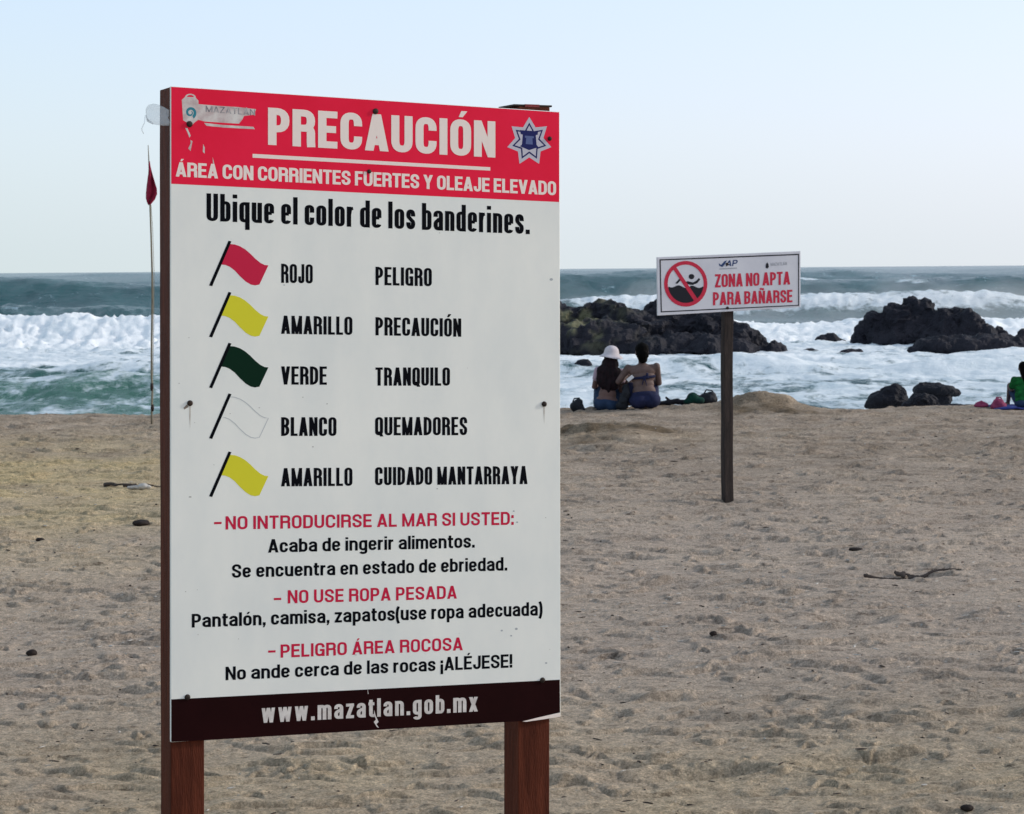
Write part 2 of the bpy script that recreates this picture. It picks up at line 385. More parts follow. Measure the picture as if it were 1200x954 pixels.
# foam density, 0..1
foam = np.zeros_like(X2)
brB = np.clip(np.exp(-((Y2 - cB + 2.0)/4.8)**2)*1.6, 0, 1)
foam = np.maximum(foam, .97*brB)
wash = sstep(46, 58, Y2)*sstep(80, 72, Y2); foam = np.maximum(foam, wash*.78)
foam = np.maximum(foam, (1-left)*sstep(82, 70, Y2)*(.66 + .10*sstep(-.3, .3, fbm2(X2/9, Y2/7, 3, 170))))
foam = np.maximum(foam, left*sstep(82, 50, Y2)*.55)
foam = np.maximum(foam, .90*np.clip(bE/.13, 0, 1)); foam = np.maximum(foam, .72*np.clip(bG/.22, 0, 1))
foam = np.maximum(foam, .62*np.clip(bC/.4, 0, 1)**4)
brD = np.exp(-((Y2 - cD + 1)/5)**2)*sstep(.5, .95, hD/.95); foam = np.maximum(foam, .85*brD*sstep(-4, 6, X2) + .45*brD*sstep(6, -4, X2))
foam = np.maximum(foam, .45*sstep(105, 82, Y2)*sstep(70, 80, Y2))
capA = np.exp(-((Y2 - cA + 1.5)/3.0)**2)*sstep(.05, .45, n1(120, 14)); foam = np.maximum(foam, .74*capA)
capA2 = np.exp(-((Y2 - cA2 + 1.5)/4.0)**2)*sstep(.0, .4, n1(121, 14)); foam = np.maximum(foam, .68*capA2)
foam = np.maximum(foam, .30 + .10*sstep(.2, .6, chop))*sstep(6000, 900, Y2)
foam = np.clip(foam + .07*fbm2(X2/5, Y2/4, 3, 130), 0, 1)
# lumps of churned water where it breaks
lm = np.abs(fbm2(X2*1.1, Y2*1.6, 4, 140)); zs += brB*(1-.4*sstep(0, 6, X2))*(.20*lm + .05*fbm2(X2*3.2, Y2*4, 3, 144)) + .10*lm*wash
zs += .30*brD*np.abs(fbm2(X2*.8, Y2*1.1, 3, 150))
spray = brB*sstep(.1, .55, fbm2(X2*.8, Y2*.6, 3, 160)); zs += .25*spray*np.abs(fbm2(X2*4, Y2*3, 2, 163))
ZS = SEA + zs*sstep(30, 38, Y2)
me = grid_mesh('sea', X2, Y2, ZS, {'foam': foam, 'shallow': left*sstep(60, 44, Y2), 'far': sstep(90, 700, Y2)})
def sea_material():
    m = bpy.data.materials.new('sea_water'); m.use_nodes = True
    n = m.node_tree.nodes; L = m.node_tree.links.new; b = n['Principled BSDF']
    tc = n.new('ShaderNodeTexCoord')
    def noise(sc, st, det=8, rough=.62, dist=0.0):
        t = n.new('ShaderNodeTexNoise'); t.inputs['Scale'].default_value = sc; t.inputs['Detail'].default_value = det; t.inputs['Roughness'].default_value = rough
        t.inputs['Distortion'].default_value = dist
        mp = n.new('ShaderNodeMapping'); mp.inputs['Scale'].default_value = st; L(tc.outputs['Object'], mp.inputs[0]); L(mp.outputs[0], t.inputs[0])
        return t.outputs[0]
    def attr(k):
        a = n.new('ShaderNodeAttribute'); a.attribute_name = k; return a.outputs['Fac']
    def math_(op, a, bb):
        x = n.new('ShaderNodeMath'); x.operation = op
        for i_, v in enumerate((a, bb)):
            if isinstance(v, (int, float)): x.inputs[i_].default_value = v
            else: L(v, x.inputs[i_])
        return x.outputs[0]
    def mixc(f, a, bb):
        x = n.new('ShaderNodeMix'); x.data_type = 'RGBA'; L(f, x.inputs[0])
        for i_, v in ((6, a), (7, bb)):
            if isinstance(v, tuple): x.inputs[i_].default_value = (*v, 1)
            else: L(v, x.inputs[i_])
        return x.outputs[2]
    na = noise(.9, (1, .55, 1), 9, .66, .6); nb = noise(.16, (1, .5, 1), 4, .5)
    nc = noise(4.2, (1, .7, 1), 6, .7, .3)
    nn = math_('ADD', math_('ADD', math_('MULTIPLY', na, .52), math_('MULTIPLY', nb, .24)), math_('MULTIPLY', nc, .24))
    # threshold falls as density grows
    th = n.new('ShaderNodeMapRange'); th.inputs[1].default_value = 0; th.inputs[2].default_value = 1; th.inputs[3].default_value = .74; th.inputs[4].default_value = .30
    L(attr('foam'), th.inputs[0])
    dlt = math_('SUBTRACT', nn, th.outputs[0])
    mr = n.new('ShaderNodeMapRange'); mr.interpolation_type = 'SMOOTHSTEP'; mr.inputs[1].default_value = -.035; mr.inputs[2].default_value = .075
    L(dlt, mr.inputs[0]); fm = mr.outputs[0]
    water = mixc(attr('shallow'), (.010,.078,.082), (.045,.150,.110))
    wn = n.new('ShaderNodeMapRange'); wn.inputs[1].default_value = .3; wn.inputs[2].default_value = .7; L(noise(.35, (1, .5, 1), 5), wn.inputs[0])
    dk = n.new('ShaderNodeMix'); dk.data_type = 'RGBA'; dk.blend_type = 'MULTIPLY'; dk.inputs[0].default_value = 1; L(water, dk.inputs[6])
    cr = n.new('ShaderNodeValToRGB'); cr.color_ramp.elements[0].color = (.7,.75,.8,1); cr.color_ramp.elements[1].color = (1.35,1.25,1.2,1); L(wn.outputs[0], cr.inputs[0]); L(cr.outputs[0], dk.inputs[7])
    fcol = n.new('ShaderNodeValToRGB'); fcol.color_ramp.elements[0].color = (.30,.42,.49,1); fcol.color_ramp.elements[1].color = (.90,.93,.93,1)
    fcol.color_ramp.elements[0].position = .42; fcol.color_ramp.elements[1].position = .80
    fv = math_('ADD', math_('MULTIPLY', attr('foam'), .55), math_('MULTIPLY', noise(1.6, (1, .6, 1), 6), .5)); L(fv, fcol.inputs[0])
    L(mixc(fm, dk.outputs[2], fcol.outputs[0]), b.inputs['Base Color'])
    rr = n.new('ShaderNodeMapRange'); rr.inputs[3].default_value = .22; rr.inputs[4].default_value = .85; L(fm, rr.inputs[0]); L(rr.outputs[0], b.inputs['Roughness'])
    b.inputs['IOR'].default_value = 1.33; b.inputs['Specular IOR Level'].default_value = .24
    sb = n.new('ShaderNodeMath'); sb.operation = 'MULTIPLY'; sb.inputs[1].default_value = .6; L(fm, sb.inputs[0]); L(sb.outputs[0], b.inputs['Subsurface Weight'])
    b.inputs['Subsurface Radius'].default_value = (1, 1, 1); b.inputs['Subsurface Scale'].default_value = .35
    h1 = noise(1.4, (1, 1.1, 1), 8, .7); bn = n.new('ShaderNodeBump'); bn.inputs['Strength'].default_value = 1.0; bn.inputs['Distance'].default_value = .22
    hh = math_('ADD', math_('MULTIPLY', h1, math_('SUBTRACT', 1.0, math_('MULTIPLY', fm, .55))), math_('MULTIPLY', fm, .25)); L(hh, bn.inputs['Height']); L(bn.outputs[0], b.inputs['Normal'])
    return m
M['sea'] = sea_material()
tag(link('sea_water', me, M['sea']), kind='structure')

# ------------------------------------------------------------------ blobs -> one continuous surface
def blob_parts(parts):
    """parts: ('e', centre, radii, rotz) ellipsoids or ('c', p0, p1, r0, r1) tapered capsules"""
    bm = bmesh.new()
    for q in parts:
        if q[0] == 'e':
            c, r = Vector(q[1]), q[2]; rot = Matrix.Rotation(q[3] if len(q) > 3 else 0, 4, 'Z')
            if len(q) > 4: rot = rot @ Matrix.Rotation(q[4], 4, 'X')
            if len(q) > 5: rot = rot @ Matrix.Rotation(q[5], 4, 'Y')
            m_ = Matrix.Translation(c) @ rot @ Matrix.Diagonal((r[0], r[1], r[2], 1))
            bmesh.ops.create_icosphere(bm, subdivisions=3, radius=1, matrix=m_)
        else:
            p0, p1, r0, r1 = Vector(q[1]), Vector(q[2]), q[3], q[4]
            k = max(2, int((p1-p0).length/(min(r0, r1)*.45)))
            for i in range(k+1):
                t = i/k
                bmesh.ops.create_icosphere(bm, subdivisions=2, radius=r0+(r1-r0)*t, matrix=Matrix.Translation(p0.lerp(p1, t)))
    return bm
def blob_mesh(name, parts, voxel, smooth=2, fac=.5):
    bm = blob_parts(parts); me0 = bpy.data.meshes.new('tmp'); bm.to_mesh(me0); bm.free()
    o = bpy.data.objects.new('tmp', me0); C.objects.link(o)
    rm = o.modifiers.new('r', 'REMESH'); rm.mode = 'VOXEL'; rm.voxel_size = voxel; rm.use_smooth_shade = True
    if smooth:
        sm = o.modifiers.new('s', 'SMOOTH'); sm.iterations = smooth; sm.factor = fac
    dg = bpy.context.evaluated_depsgraph_get(); dg.update()
    me = bpy.data.meshes.new_from_object(o.evaluated_get(dg)); me.name = name
    bpy.data.objects.remove(o); bpy.data.meshes.remove(me0)
    return me
def displace(me, amp, sc, seed, ridged=True):
    n = len(me.vertices); co = np.empty(n*3, np.float32); me.vertices.foreach_get('co', co); co = co.reshape(-1, 3).astype(float)
    nr = np.empty(n*3, np.float32); me.vertices.foreach_get('normal', nr); nr = nr.reshape(-1, 3).astype(float)
    warp = np.stack([perlin3(co*sc*.7 + 9, seed+k) for k in (1, 2, 3)], 1)*.35/sc
    q = (co + warp)*sc
    a = perlin3(q, seed); b_ = perlin3(q*2.1+5, seed+4); c_ = perlin3(q*4.5+3, seed+8); d_ = perlin3(q*9+1, seed+9)
    if ridged: h = (.42 - np.abs(a)*1.9) + .5*(.35 - np.abs(b_)*1.7) + .38*c_ + .26*d_
    else: h = a + .5*b_ + .25*c_
    # ledges: quantised height term gives cracked, blocky faces
    if ridged:
        lv = perlin3(co*sc*1.3*np.array([1, 1, 2.2]), seed+12); h = h + .35*(np.floor(lv*6)/6 - lv)*3
    co += nr*(h*amp)[:, None]
    me.vertices.foreach_set('co', co.astype(np.float32).ravel()); me.update()

# ------------------------------------------------------------------ rocks
def rock_mat(name, a, b_, moss=None):
    m = mat(name, a, .75, b_, 1.2, 1.0, 5, lo=.3, hi=.75)
    n = m.node_tree.nodes; L = m.node_tree.links.new; bs = n['Principled BSDF']
    if moss:
        src = bs.inputs['Base Color'].links[0].from_socket
        at = n.new('ShaderNodeAttribute'); at.attribute_name = 'moss'
        x = n.new('ShaderNodeMix'); x.data_type = 'RGBA'; L(at.outputs['Fac'], x.inputs[0]); L(src, x.inputs[6]); x.inputs[7].default_value = (*moss, 1); L(x.outputs[2], bs.inputs['Base Color'])
    for k in n:
        if k.type == 'BUMP': k.inputs['Distance'].default_value = .12; k.inputs['Strength'].default_value = .8
    return m
M['rock'] = rock_mat('dark_wet_rock', (.009,.010,.016), (.030,.028,.036), (.15,.145,.085))
M['rockn'] = rock_mat('near_wet_rock', (.009,.010,.015), (.022,.022,.028))
def rock(name, d, lumps, label, group, voxel, amp, sc, seed, moss=None, depth=1.0):
    """lumps: (px, py_centre, half_width_px, half_height_px, depth offset m)"""
    base = P(lumps[0][0], 300, d); base.z = SEA
    k = d/F; parts = []
    for (px, py, rx, ry, dy) in lumps:
        p = P(px, py, d + dy)
        parts.append(('e', p - base, (rx*k, max(rx, ry)*k*depth*.8, ry*k), (px*.7) % 1.5 - .75 if rx < 40 else 0))
    me_ = blob_mesh(name, parts, voxel, 1)
    displace(me_, amp, sc, seed)
    n = len(me_.vertices); co = np.empty(n*3, np.float32); me_.vertices.foreach_get('co', co); co = co.reshape(-1, 3)
    val = np.zeros(n)
    if moss:
        mp_ = P(moss[0], moss[1], d) - base
        val = np.exp(-((co[:, 0]-mp_.x)/(moss[2]*k))**2 - ((co[:, 2]-mp_.z)/(moss[3]*k))**2)
        q = co.astype(float)*1.6; val = np.clip(val*sstep(-.05, .35, perlin3(q, 5) + .5*perlin3(q*3, 6))*1.3, 0, 1)
    a = me_.attributes.new('moss', 'FLOAT', 'POINT'); a.data.foreach_set('value', val.astype(np.float32))
    me_.polygons.foreach_set('use_smooth', [False]*len(me_.polygons))
    o = link(name, me_, M['rock'] if d > 50 else M['rockn']); o.location = base
    tag(o, label, 'rock', group); return o
rock('rock_outcrop', 63.5, [(640,385,60,36,3),(690,386,42,37,3),(715,385,28,34,2.6),(700,402,60,24,-.5),(745,398,46,34,.5),(770,388,34,36,1.5),(800,389,42,31,1),(842,393,34,29,.5),(872,403,34,20,0),(898,413,24,9,-.3),(860,399,32,23,.4),(886,409,22,11,0),(800,410,90,14,-.6)],
     'long dark rock outcrop in the surf behind the seated couple, mossy at its left end', 'rocks in the surf', .095, .38, .85, 3, (674,376,50,27), .8)
rock('rock_outcrop', 69, [(1020,395,22,18,0),(1008,400,10,9,0),(1028,380,14,14,0),(1055,382,22,24,0),(1075,378,24,27,.2),(1084,362,9,10,0),(1050,398,40,14,0),(1095,392,40,24,-.3),(1118,380,20,21,-.5),(1128,390,23,25,-.8),(1147,400,24,18,-1),(1166,396,16,13,-.5),(1176,400,8,9,-.5)],
     'tall jagged dark rock standing in the surf right of the bathing sign', 'rocks in the surf', .085, .36, 1.0, 8, None, .9)
rock('rock', 60.5, [(1120,406,50,12.5,0),(1082,410,24,5.5,0),(1160,407,44,15,0),(1196,409,34,15,.4),(1204,397,13,12,.4),(1235,406,34,17,.5)],
     'low dark rock shelf in front of the tall jagged rock, running off the right edge', 'rocks in the surf', .08, .16, 1.4, 12, None, .8)
rock('rock', 72, [(964,400,11,7,0),(974,398,10,8,0),(986,401,6,4,0)], 'small dark rock in white water just left of the tall jagged rock', 'rocks in the surf', .06, .08, 1.8, 21)
rock('rock', 64, [(950,413,13,4.5,0),(960,415,12,3,0)], 'flat little rock in foam nearest the post of the bathing sign', 'rocks in the surf', .05, .05, 2, 24)
rock('rock', 64, [(996,414,13,5.0,0),(1006,413,6,4,0),(984,417,9,2,0)], 'flat little rock in foam below the tall jagged rock', 'rocks in the surf', .05, .05, 2, 27)
rock('rock', 47, [(992,452,13,2.4,0),(984,451,6,2.6,0)], 'thin flat rock barely above the foam, left of the two near boulders', 'rocks awash near the shore', .03, .03, 3, 31)
rock('rock', 60, [(803,421,9,3.6,0)], 'thin sliver of rock in foam right of the dark-haired person', 'rocks awash near the shore', .03, .03, 3, 33)
rock('rock', 52, [(684,430,11,9,0),(675,435,7,5,0)], 'small dark rock in foam left of the woman in the white hat', 'rocks awash near the shore', .04, .06, 2.4, 35)
rock('rock', 50, [(1116,446,16,3.0,0),(1132,444,6,2,0)], 'thin flat rock awash above the right near boulder', 'rocks awash near the shore', .03, .03, 3, 37)
rock('boulder', 31.5, [(1040,470,24,11,0),(1047,462,15,10,0),(1049,455,7,6,0),(1030,473,16,8,0),(1056,470,9,10,0),(1022,476,9,3,0)], 'pointed dark boulder at the water edge, left of the near group', 'boulders at the water edge', .018, .055, 2.6, 41)
rock('boulder', 32.8, [(1095,457,26,7,0),(1082,459,12,10,0),(1112,460,15,5,0),(1093,468,24,9,0)], 'broad dark boulder at the water edge, rear right of the near group', 'boulders at the water edge', .018, .055, 2.6, 44)
rock('boulder', 30.8, [(1080,472,17,9,0),(1092,472,9,8,0),(1066,475,8,5,0)], 'small dark boulder in front of the broad one at the water edge', 'boulders at the water edge', .016, .07, 2.8, 47)
rock('rock', 29.5, [(1100,478,12,3,0),(1118,477,14,3.4,0),(1136,477,14,2.6,0),(1150,477,9,3,0)], 'low line of dark stones at the sand edge left of the pink bag', 'boulders at the water edge', .014, .02, 5, 50)

# mist thrown up by the breakers on the right
sprng = random.Random(8); prt = []
for k in range(34):
    x_ = 3 + .75*k + sprng.uniform(-.5, .5); y_ = sprng.choice((84, 100, 118)) + sprng.uniform(-3, 3)
    prt.append(('e', (x_*y_/100, y_, SEA + sprng.uniform(.3, .9)), (sprng.uniform(1.2, 3.4), sprng.uniform(2, 5), sprng.uniform(.5, 1.5)), sprng.uniform(-.3, .3)))
me_ = blob_mesh('sea_spray', prt, .35, 3)
displace(me_, .55, .7, 31, False)
vm = bpy.data.materials.new('spray_mist'); vm.use_nodes = True; vn = vm.node_tree.nodes; vn.remove(vn['Principled BSDF'])
pv = vn.new('ShaderNodeVolumePrincipled'); pv.inputs['Color'].default_value = (.93,.96,.98,1); pv.inputs['Density'].default_value = .024; pv.inputs['Anisotropy'].default_value = .2
vm.node_tree.links.new(pv.outputs[0], vn['Material Output'].inputs['Volume'])
tag(link('sea_spray', me_, vm, None, True), 'pale mist of spray hanging over the breakers right of the bathing sign', 'sea spray', None, 'stuff')

# ------------------------------------------------------------------ lettering: condensed bold strokes
class Glyphs:
    def __init__(s, sw, sh): s.sw, s.sh = sw, sh; s.pol = []
    def quad(s, a, b_, c, d): s.pol.append([a, b_, c, d])
    def V(s, x, y0, y1): h = s.sw/2; s.pol.append([(x-h,y0),(x+h,y0),(x+h,y1),(x-h,y1)])
    def H(s, x0, x1, y): h = s.sh/2; s.pol.append([(x0,y-h),(x1,y-h),(x1,y+h),(x0,y+h)])
    def D(s, x0, y0, x1, y1, k=1.06):
        h = s.sw/2*k; s.pol.append([(x0-h,y0),(x0+h,y0),(x1+h,y1),(x1-h,y1)])
    def path(s, pts, closed=False):
        n = len(pts); L_, R_ = [], []
        for i, (x, y) in enumerate(pts):
            if closed: a, c = pts[(i-1) % n], pts[(i+1) % n]
            else: a, c = pts[max(i-1, 0)], pts[min(i+1, n-1)]
            dx, dy = c[0]-a[0], c[1]-a[1]; l = math.hypot(dx, dy) or 1
            nx, ny = -dy/l*s.sw/2, dx/l*s.sh/2
            L_.append((x+nx, y+ny)); R_.append((x-nx, y-ny))
        if closed: L_.append(L_[0]); R_.append(R_[0])
        s.pol.append(('strip', L_, R_))
def arc(cx, cy, rx, ry, a0, a1, n=8):
    o = []
    for i in range(n+1):
        a = math.radians(a0 + (a1-a0)*i/n); c, s_ = math.cos(a), math.sin(a)
        e = .82
        o.append((cx + rx*math.copysign(abs(c)**e, c), cy + ry*math.copysign(abs(s_)**e, s_)))
    return o
REL = dict(zip('ABCDEGHJLMNOPQRSTUVWXYZÁÉÍÓÑabcdegmnopqrstuwxzó', [
 1.08,1,1,1,.88,1,1,.86,.84,1.3,1.04,1,.96,1,1.02,.98,.94,1,1.06,1.5,1.05,1.06,.92,1.08,.88,.3,1,1.04,
 .90,.90,.86,.90,.88,.90,1.38,.90,.90,.90,.90,.58,.84,.60,.90,1.34,.92,.80,.90]))
REL['F'] = .86
STEM = set('IilI!¡')
def glyph(ch, W, sw, sh, xh=.74):
    g = Glyphs(sw, sh); a, b_ = sw/2, sh/2; L_, R_ = a, W-a; B_, T_ = b_, 1-b_; m = W/2
    rx = (R_-L_)/2; ry = min(.26, rx*1.15)
    base = {'Á':'A','É':'E','Í':'I','Ó':'O','Ñ':'N','ó':'o'}.get(ch, ch)
    acc_y = 1.06 if ch.isupper() else xh + .08
    if ch in 'ÁÉÍÓó':
        g.pol.append([(m-.06,acc_y),(m+.06,acc_y),(m+.20,acc_y+.17),(m+.02,acc_y+.17)])
    if ch == 'Ñ': g.path([(m-.17,1.10),(m-.08,1.15),(m+.08,1.10),(m+.17,1.15)])
    c = base
    X_ = xh - b_; ryl = min(.22, rx*1.1)
    def bowl(x0, y0, y1):      # right-hand bowl from the stem
        r_ = (y1-y0)/2; q = min(R_-x0, r_*1.0); return [(L_, y1)] + arc(R_-q, y1-r_, q, r_, 90, -90, 10) + [(L_, y0)]
    def ring(y0, y1):
        r_ = min(ry, (y1-y0)/2)
        return arc(m, y1-r_, rx, r_, 0, 180, 12) + arc(m, y0+r_, rx, r_, 180, 360, 12)
    if c == 'A': g.D(a, 0, m, 1); g.D(W-a, 0, m, 1); g.H(W*.22, W*.78, .25)
    elif c == 'B': g.V(L_, 0, 1); g.path(bowl(0, .53, T_)); g.path(bowl(0, B_, .53))
    elif c == 'C': g.path([(R_, .64)] + arc(m, T_-ry, rx, ry, 0, 180, 12) + arc(m, B_+ry, rx, ry, 180, 360, 12) + [(R_, .36)])
    elif c == 'D': g.V(L_, 0, 1); q = min(R_-L_, .28); g.path([(L_, T_)] + arc(R_-q, T_-q, q, q, 90, 0, 6) + arc(R_-q, B_+q, q, q, 0, -90, 6) + [(L_, B_)])
    elif c == 'E': g.V(L_, 0, 1); g.H(L_, W, T_); g.H(L_, W*.93, .51); g.H(L_, W, B_)
    elif c == 'F': g.V(L_, 0, 1); g.H(L_, W, T_); g.H(L_, W*.9, .50)
    elif c == 'G': g.path([(R_, .66)] + arc(m, T_-ry, rx, ry, 0, 180, 12) + arc(m, B_+ry, rx, ry, 180, 360, 12) + [(R_, .44)]); g.H(W*.5, W, .46); g.V(R_, 0, .46)
    elif c == 'H': g.V(L_, 0, 1); g.V(R_, 0, 1); g.H(L_, R_, .52)
    elif c == 'I': g.V(m, 0, 1)
    elif c == 'J': g.path([(R_, 1), (R_, .5)] + arc(m, B_+ry, rx, ry, 0, -180, 12) + [(L_, .36)])
    elif c == 'L': g.V(L_, 0, 1); g.H(L_, W, B_)
    elif c == 'M': g.V(L_, 0, 1); g.V(R_, 0, 1); g.D(L_, 1, m, 0, .85); g.D(R_, 1, m, 0, .85)
    elif c == 'N': g.V(L_, 0, 1); g.V(R_, 0, 1); g.D(L_, 1, R_, 0, .95)
    elif c in 'OQ':
        g.path(ring(B_, T_), True)
        if c == 'Q': g.D(m+.02, .22, R_+.02, -.06)
    elif c == 'P': g.V(L_, 0, 1); g.path(bowl(0, .44, T_))
    elif c == 'R': g.V(L_, 0, 1); g.path(bowl(0, .50, T_)); g.path([(m, .50)] + arc(R_-.12, .38, .12, .12, 90, 0, 5) + [(R_, .15), (R_+.01, 0)])
    elif c in 'Ss':
        tp = T_ if c == 'S' else X_; hh = (tp-B_); r1 = hh*.27; md = B_+hh*.5
        g.path([(R_, tp-r1-.05*hh)] + arc(m, tp-r1, rx, r1, 0, 180, 10) + [(L_+.02*W, md+hh*.14), (m, md), (R_-.02*W, md-hh*.14)] + arc(m, B_+r1, rx, r1, 0, -180, 10) + [(L_, B_+r1+.05*hh)])
    elif c == 'T': g.V(m, 0, 1); g.H(0, W, T_)
    elif c == 'U': g.path([(L_, 1), (L_, .5)] + arc(m, B_+ry, rx, ry, 180, 360, 12) + [(R_, .5), (R_, 1)])
    elif c == 'V': g.D(a, 1, m, 0); g.D(W-a, 1, m, 0)
    elif c == 'X': g.D(a, 1, W-a, 0); g.D(W-a, 1, a, 0)
    elif c == 'Y': g.D(a, 1, m, .42); g.D(W-a, 1, m, .42); g.V(m, 0, .44)
    elif c == 'Z': g.H(0, W, T_); g.H(0, W, B_); g.D(a, B_, W-a, T_)
    elif c == 'a':
        g.path([(L_, xh*.68)] + arc(m, X_-ryl*.85, rx, ryl*.85, 170, 0, 10) + [(R_, .2), (R_, 0)])
        g.path([(R_, xh*.57), (m, xh*.55)] + arc(m, B_+xh*.2, rx, xh*.2, 110, 290, 10) + [(R_, xh*.22)])
    elif c in 'bp':
        g.V(L_, 0 if c == 'b' else -.27, 1 if c == 'b' else xh); g.path(arc(m, X_-ryl, rx, ryl, 170, 0, 10) + arc(m, B_+ryl, rx, ryl, 0, -170, 10))
    elif c in 'dqg':
        g.path(arc(m, X_-ryl, rx, ryl, 10, 180, 10) + arc(m, B_+ryl, rx, ryl, 180, 350, 10))
        if c == 'd': g.V(R_, 0, 1)
        elif c == 'q': g.V(R_, -.27, xh)
        else: g.path([(R_, xh), (R_, 0)] + arc(m, -.27+b_+.12, rx, .12, 0, -165, 8))
    elif c == 'c': g.path([(R_, xh*.62)] + arc(m, X_-ryl, rx, ryl, 0, 180, 12) + arc(m, B_+ryl, rx, ryl, 180, 360, 12) + [(R_, xh*.38)])
    elif c == 'e': g.path([(L_, xh*.5), (R_, xh*.5)]); g.path([(R_, xh*.5)] + arc(m, X_-ryl, rx, ryl, 0, 180, 12) + arc(m, B_+ryl, rx, ryl, 180, 345, 12))
    elif c in 'il': g.V(m, 0, xh if c == 'i' else 1); (g.V(m, .86, 1) if c == 'i' else None)
    elif c == 'm':
        g.V(L_, 0, xh); q = (m-L_)/2
        for x0 in (L_, m): g.path(arc(x0+q, X_-ryl*.8, q, ryl*.8, 160, 0, 8) + [(x0+2*q, 0)])
    elif c == 'n': g.V(L_, 0, xh); g.path(arc(m, X_-ryl, rx, ryl, 160, 0, 10) + [(R_, 0)])
    elif c == 'o': g.path(arc(m, X_-ryl, rx, ryl, 0, 180, 12) + arc(m, B_+ryl, rx, ryl, 180, 360, 12), True)
    elif c == 'r': g.V(L_, 0, xh); g.path([(L_, xh*.6)] + arc(W+.02, X_-.14, W-L_, .14, 170, 95, 6))
    elif c == 't': g.path([(W*.42, .94), (W*.42, .2)] + arc(W*.42+.12, B_+.1, .12, .1, 180, 275, 6) + [(W, B_)]); g.H(0, W, X_)
    elif c == 'u': g.path([(L_, xh), (L_, .4)] + arc(m, B_+ryl, rx, ryl, 180, 340, 10)); g.V(R_, 0, xh)
    elif c == 'w':
        for x0, y0, x1, y1 in ((a, xh, W*.29, 0), (W*.29, 0, m, xh), (m, xh, W*.71, 0), (W*.71, 0, W-a, xh)): g.D(x0, y0, x1, y1, .9)
    elif c == 'x': g.D(a, xh, W-a, 0); g.D(W-a, xh, a, 0)
    elif c == 'z': g.H(0, W, X_); g.H(0, W, B_); g.D(a, B_, W-a, X_)
    elif c == '.': g.V(m, 0, sw)
    elif c == ':': g.V(m, 0, sw*1.1); g.V(m, xh-sw*1.1, xh)
    elif c == ',': g.V(m, 0, sw); g.D(m+.02, 0, m-.05, -.16, .6)
    elif c == '!': g.V(m, .27, 1); g.V(m, 0, sw)
    elif c == '¡': g.V(m, -.26, .47); g.V(m, xh-sw, xh)
    elif c == '(': g.path([(W-a*.6, 1.02), (a*1.1, .82), (a*.7, .56), (a*.7, .26), (a*1.1, 0), (W-a*.6, -.22)])
    elif c == ')': g.path([(a*.6, 1.02), (W-a*1.1, .82), (W-a*.7, .56), (W-a*.7, .26), (W-a*1.1, 0), (a*.6, -.22)])
    elif c == '–': g.H(0, W, .38)
    return g.pol
def text_layout(txt, length, sw, sh, gap, space, xh=.74, wide=0):
    """returns polygons in a frame where cap height = 1 and the text runs from 0 to length"""
    rel = 0; fix = 0
    for ch in txt:
        if ch == ' ': fix += space
        elif ch in STEM or ch in '.:,': fix += sw
        elif ch in '()': fix += sw*1.25
        elif ch == '–': fix += .58
        else: rel += REL[ch]
    pairs = sum(1 for i in range(len(txt)-1) if txt[i] != ' ' and txt[i+1] != ' ')
    fix += pairs*gap
    w0 = (length - fix)/rel if rel else 0
    x = 0; out = []
    for i, ch in enumerate(txt):
        if ch == ' ': x += space; continue
        if ch in STEM or ch in '.:,': W = sw
        elif ch in '()': W = sw*1.25
        elif ch == '–': W = .58
        else: W = REL[ch]*w0
        for p in glyph(ch, W, sw, sh, xh): out.append((x, p))
        x += W
        if i+1 < len(txt) and txt[i+1] != ' ': x += gap
    return out

class Board:
    """a vertical sign plane through two photo columns at given distances; local x along it, local -y to the viewer, local z up"""
    def __init__(s, pxL, dL, pxR, dR, base_py):
        s.i0, s.k = 1/dL, (1/dR - 1/dL)/(pxR - pxL); s.pxL = pxL
        s.A = Vector(((pxL-CX)/F*dL, 0, dL)); Bq = Vector(((pxR-CX)/F*dR, 0, dR))     # (right, up, forward)
        s.eu = (Bq - s.A).normalized()
        eu = RT*s.eu.x + FW*s.eu.z; en = UP.cross(eu)
        base = CAM + RT*s.A.x + FW*s.A.z
        s.zoff = (base.z)/UP.z; org = base - UP*s.zoff          # local z = 0 at the sand
        s.m = Matrix(((eu.x, en.x, UP.x, org.x), (eu.y, en.y, UP.y, org.y), (eu.z, en.z, UP.z, org.z), (0,0,0,1)))
    def uv(s, px, py):
        d = 1/(s.i0 + s.k*(px - s.pxL)); X_ = (px-CX)/F*d
        u = (X_-s.A.x)*s.eu.x + (d-s.A.z)*s.eu.z
        return u, (HY-py)/F*d + s.zoff
STEP = .00004
def flat_polys(name, polys, m, parent, y=-.0012):
    """polys: list of vertex rings or strips in (u, v); each is laid a hair in front of the previous one"""
    vs, fs = [], []
    for k, p in enumerate(polys):
        yy = y*.3 - (k % 4)*STEP
        if p[0] == 'strip':
            n = len(p[1]); b0 = len(vs)
            for q in p[1]: vs.append((q[0], yy, q[1]))
            for q in p[2]: vs.append((q[0], yy, q[1]))
            for i in range(n-1): fs.append((b0+i, b0+i+1, b0+n+i+1, b0+n+i))
        else:
            b0 = len(vs)
            for q in p: vs.append((q[0], yy, q[1]))
            fs.append(tuple(range(b0, b0+len(p))))
    bm = bmesh.new(); me_ = pydata(name, vs, fs); bm.from_mesh(me_)
    bm.normal_update()
    for f in bm.faces:
        if f.normal.y > 0: f.normal_flip()
    bmesh.ops.triangulate(bm, faces=[f for f in bm.faces if len(f.verts) > 4])
    bm.to_mesh(me_); bm.free()
    return link(name, me_, m, parent)
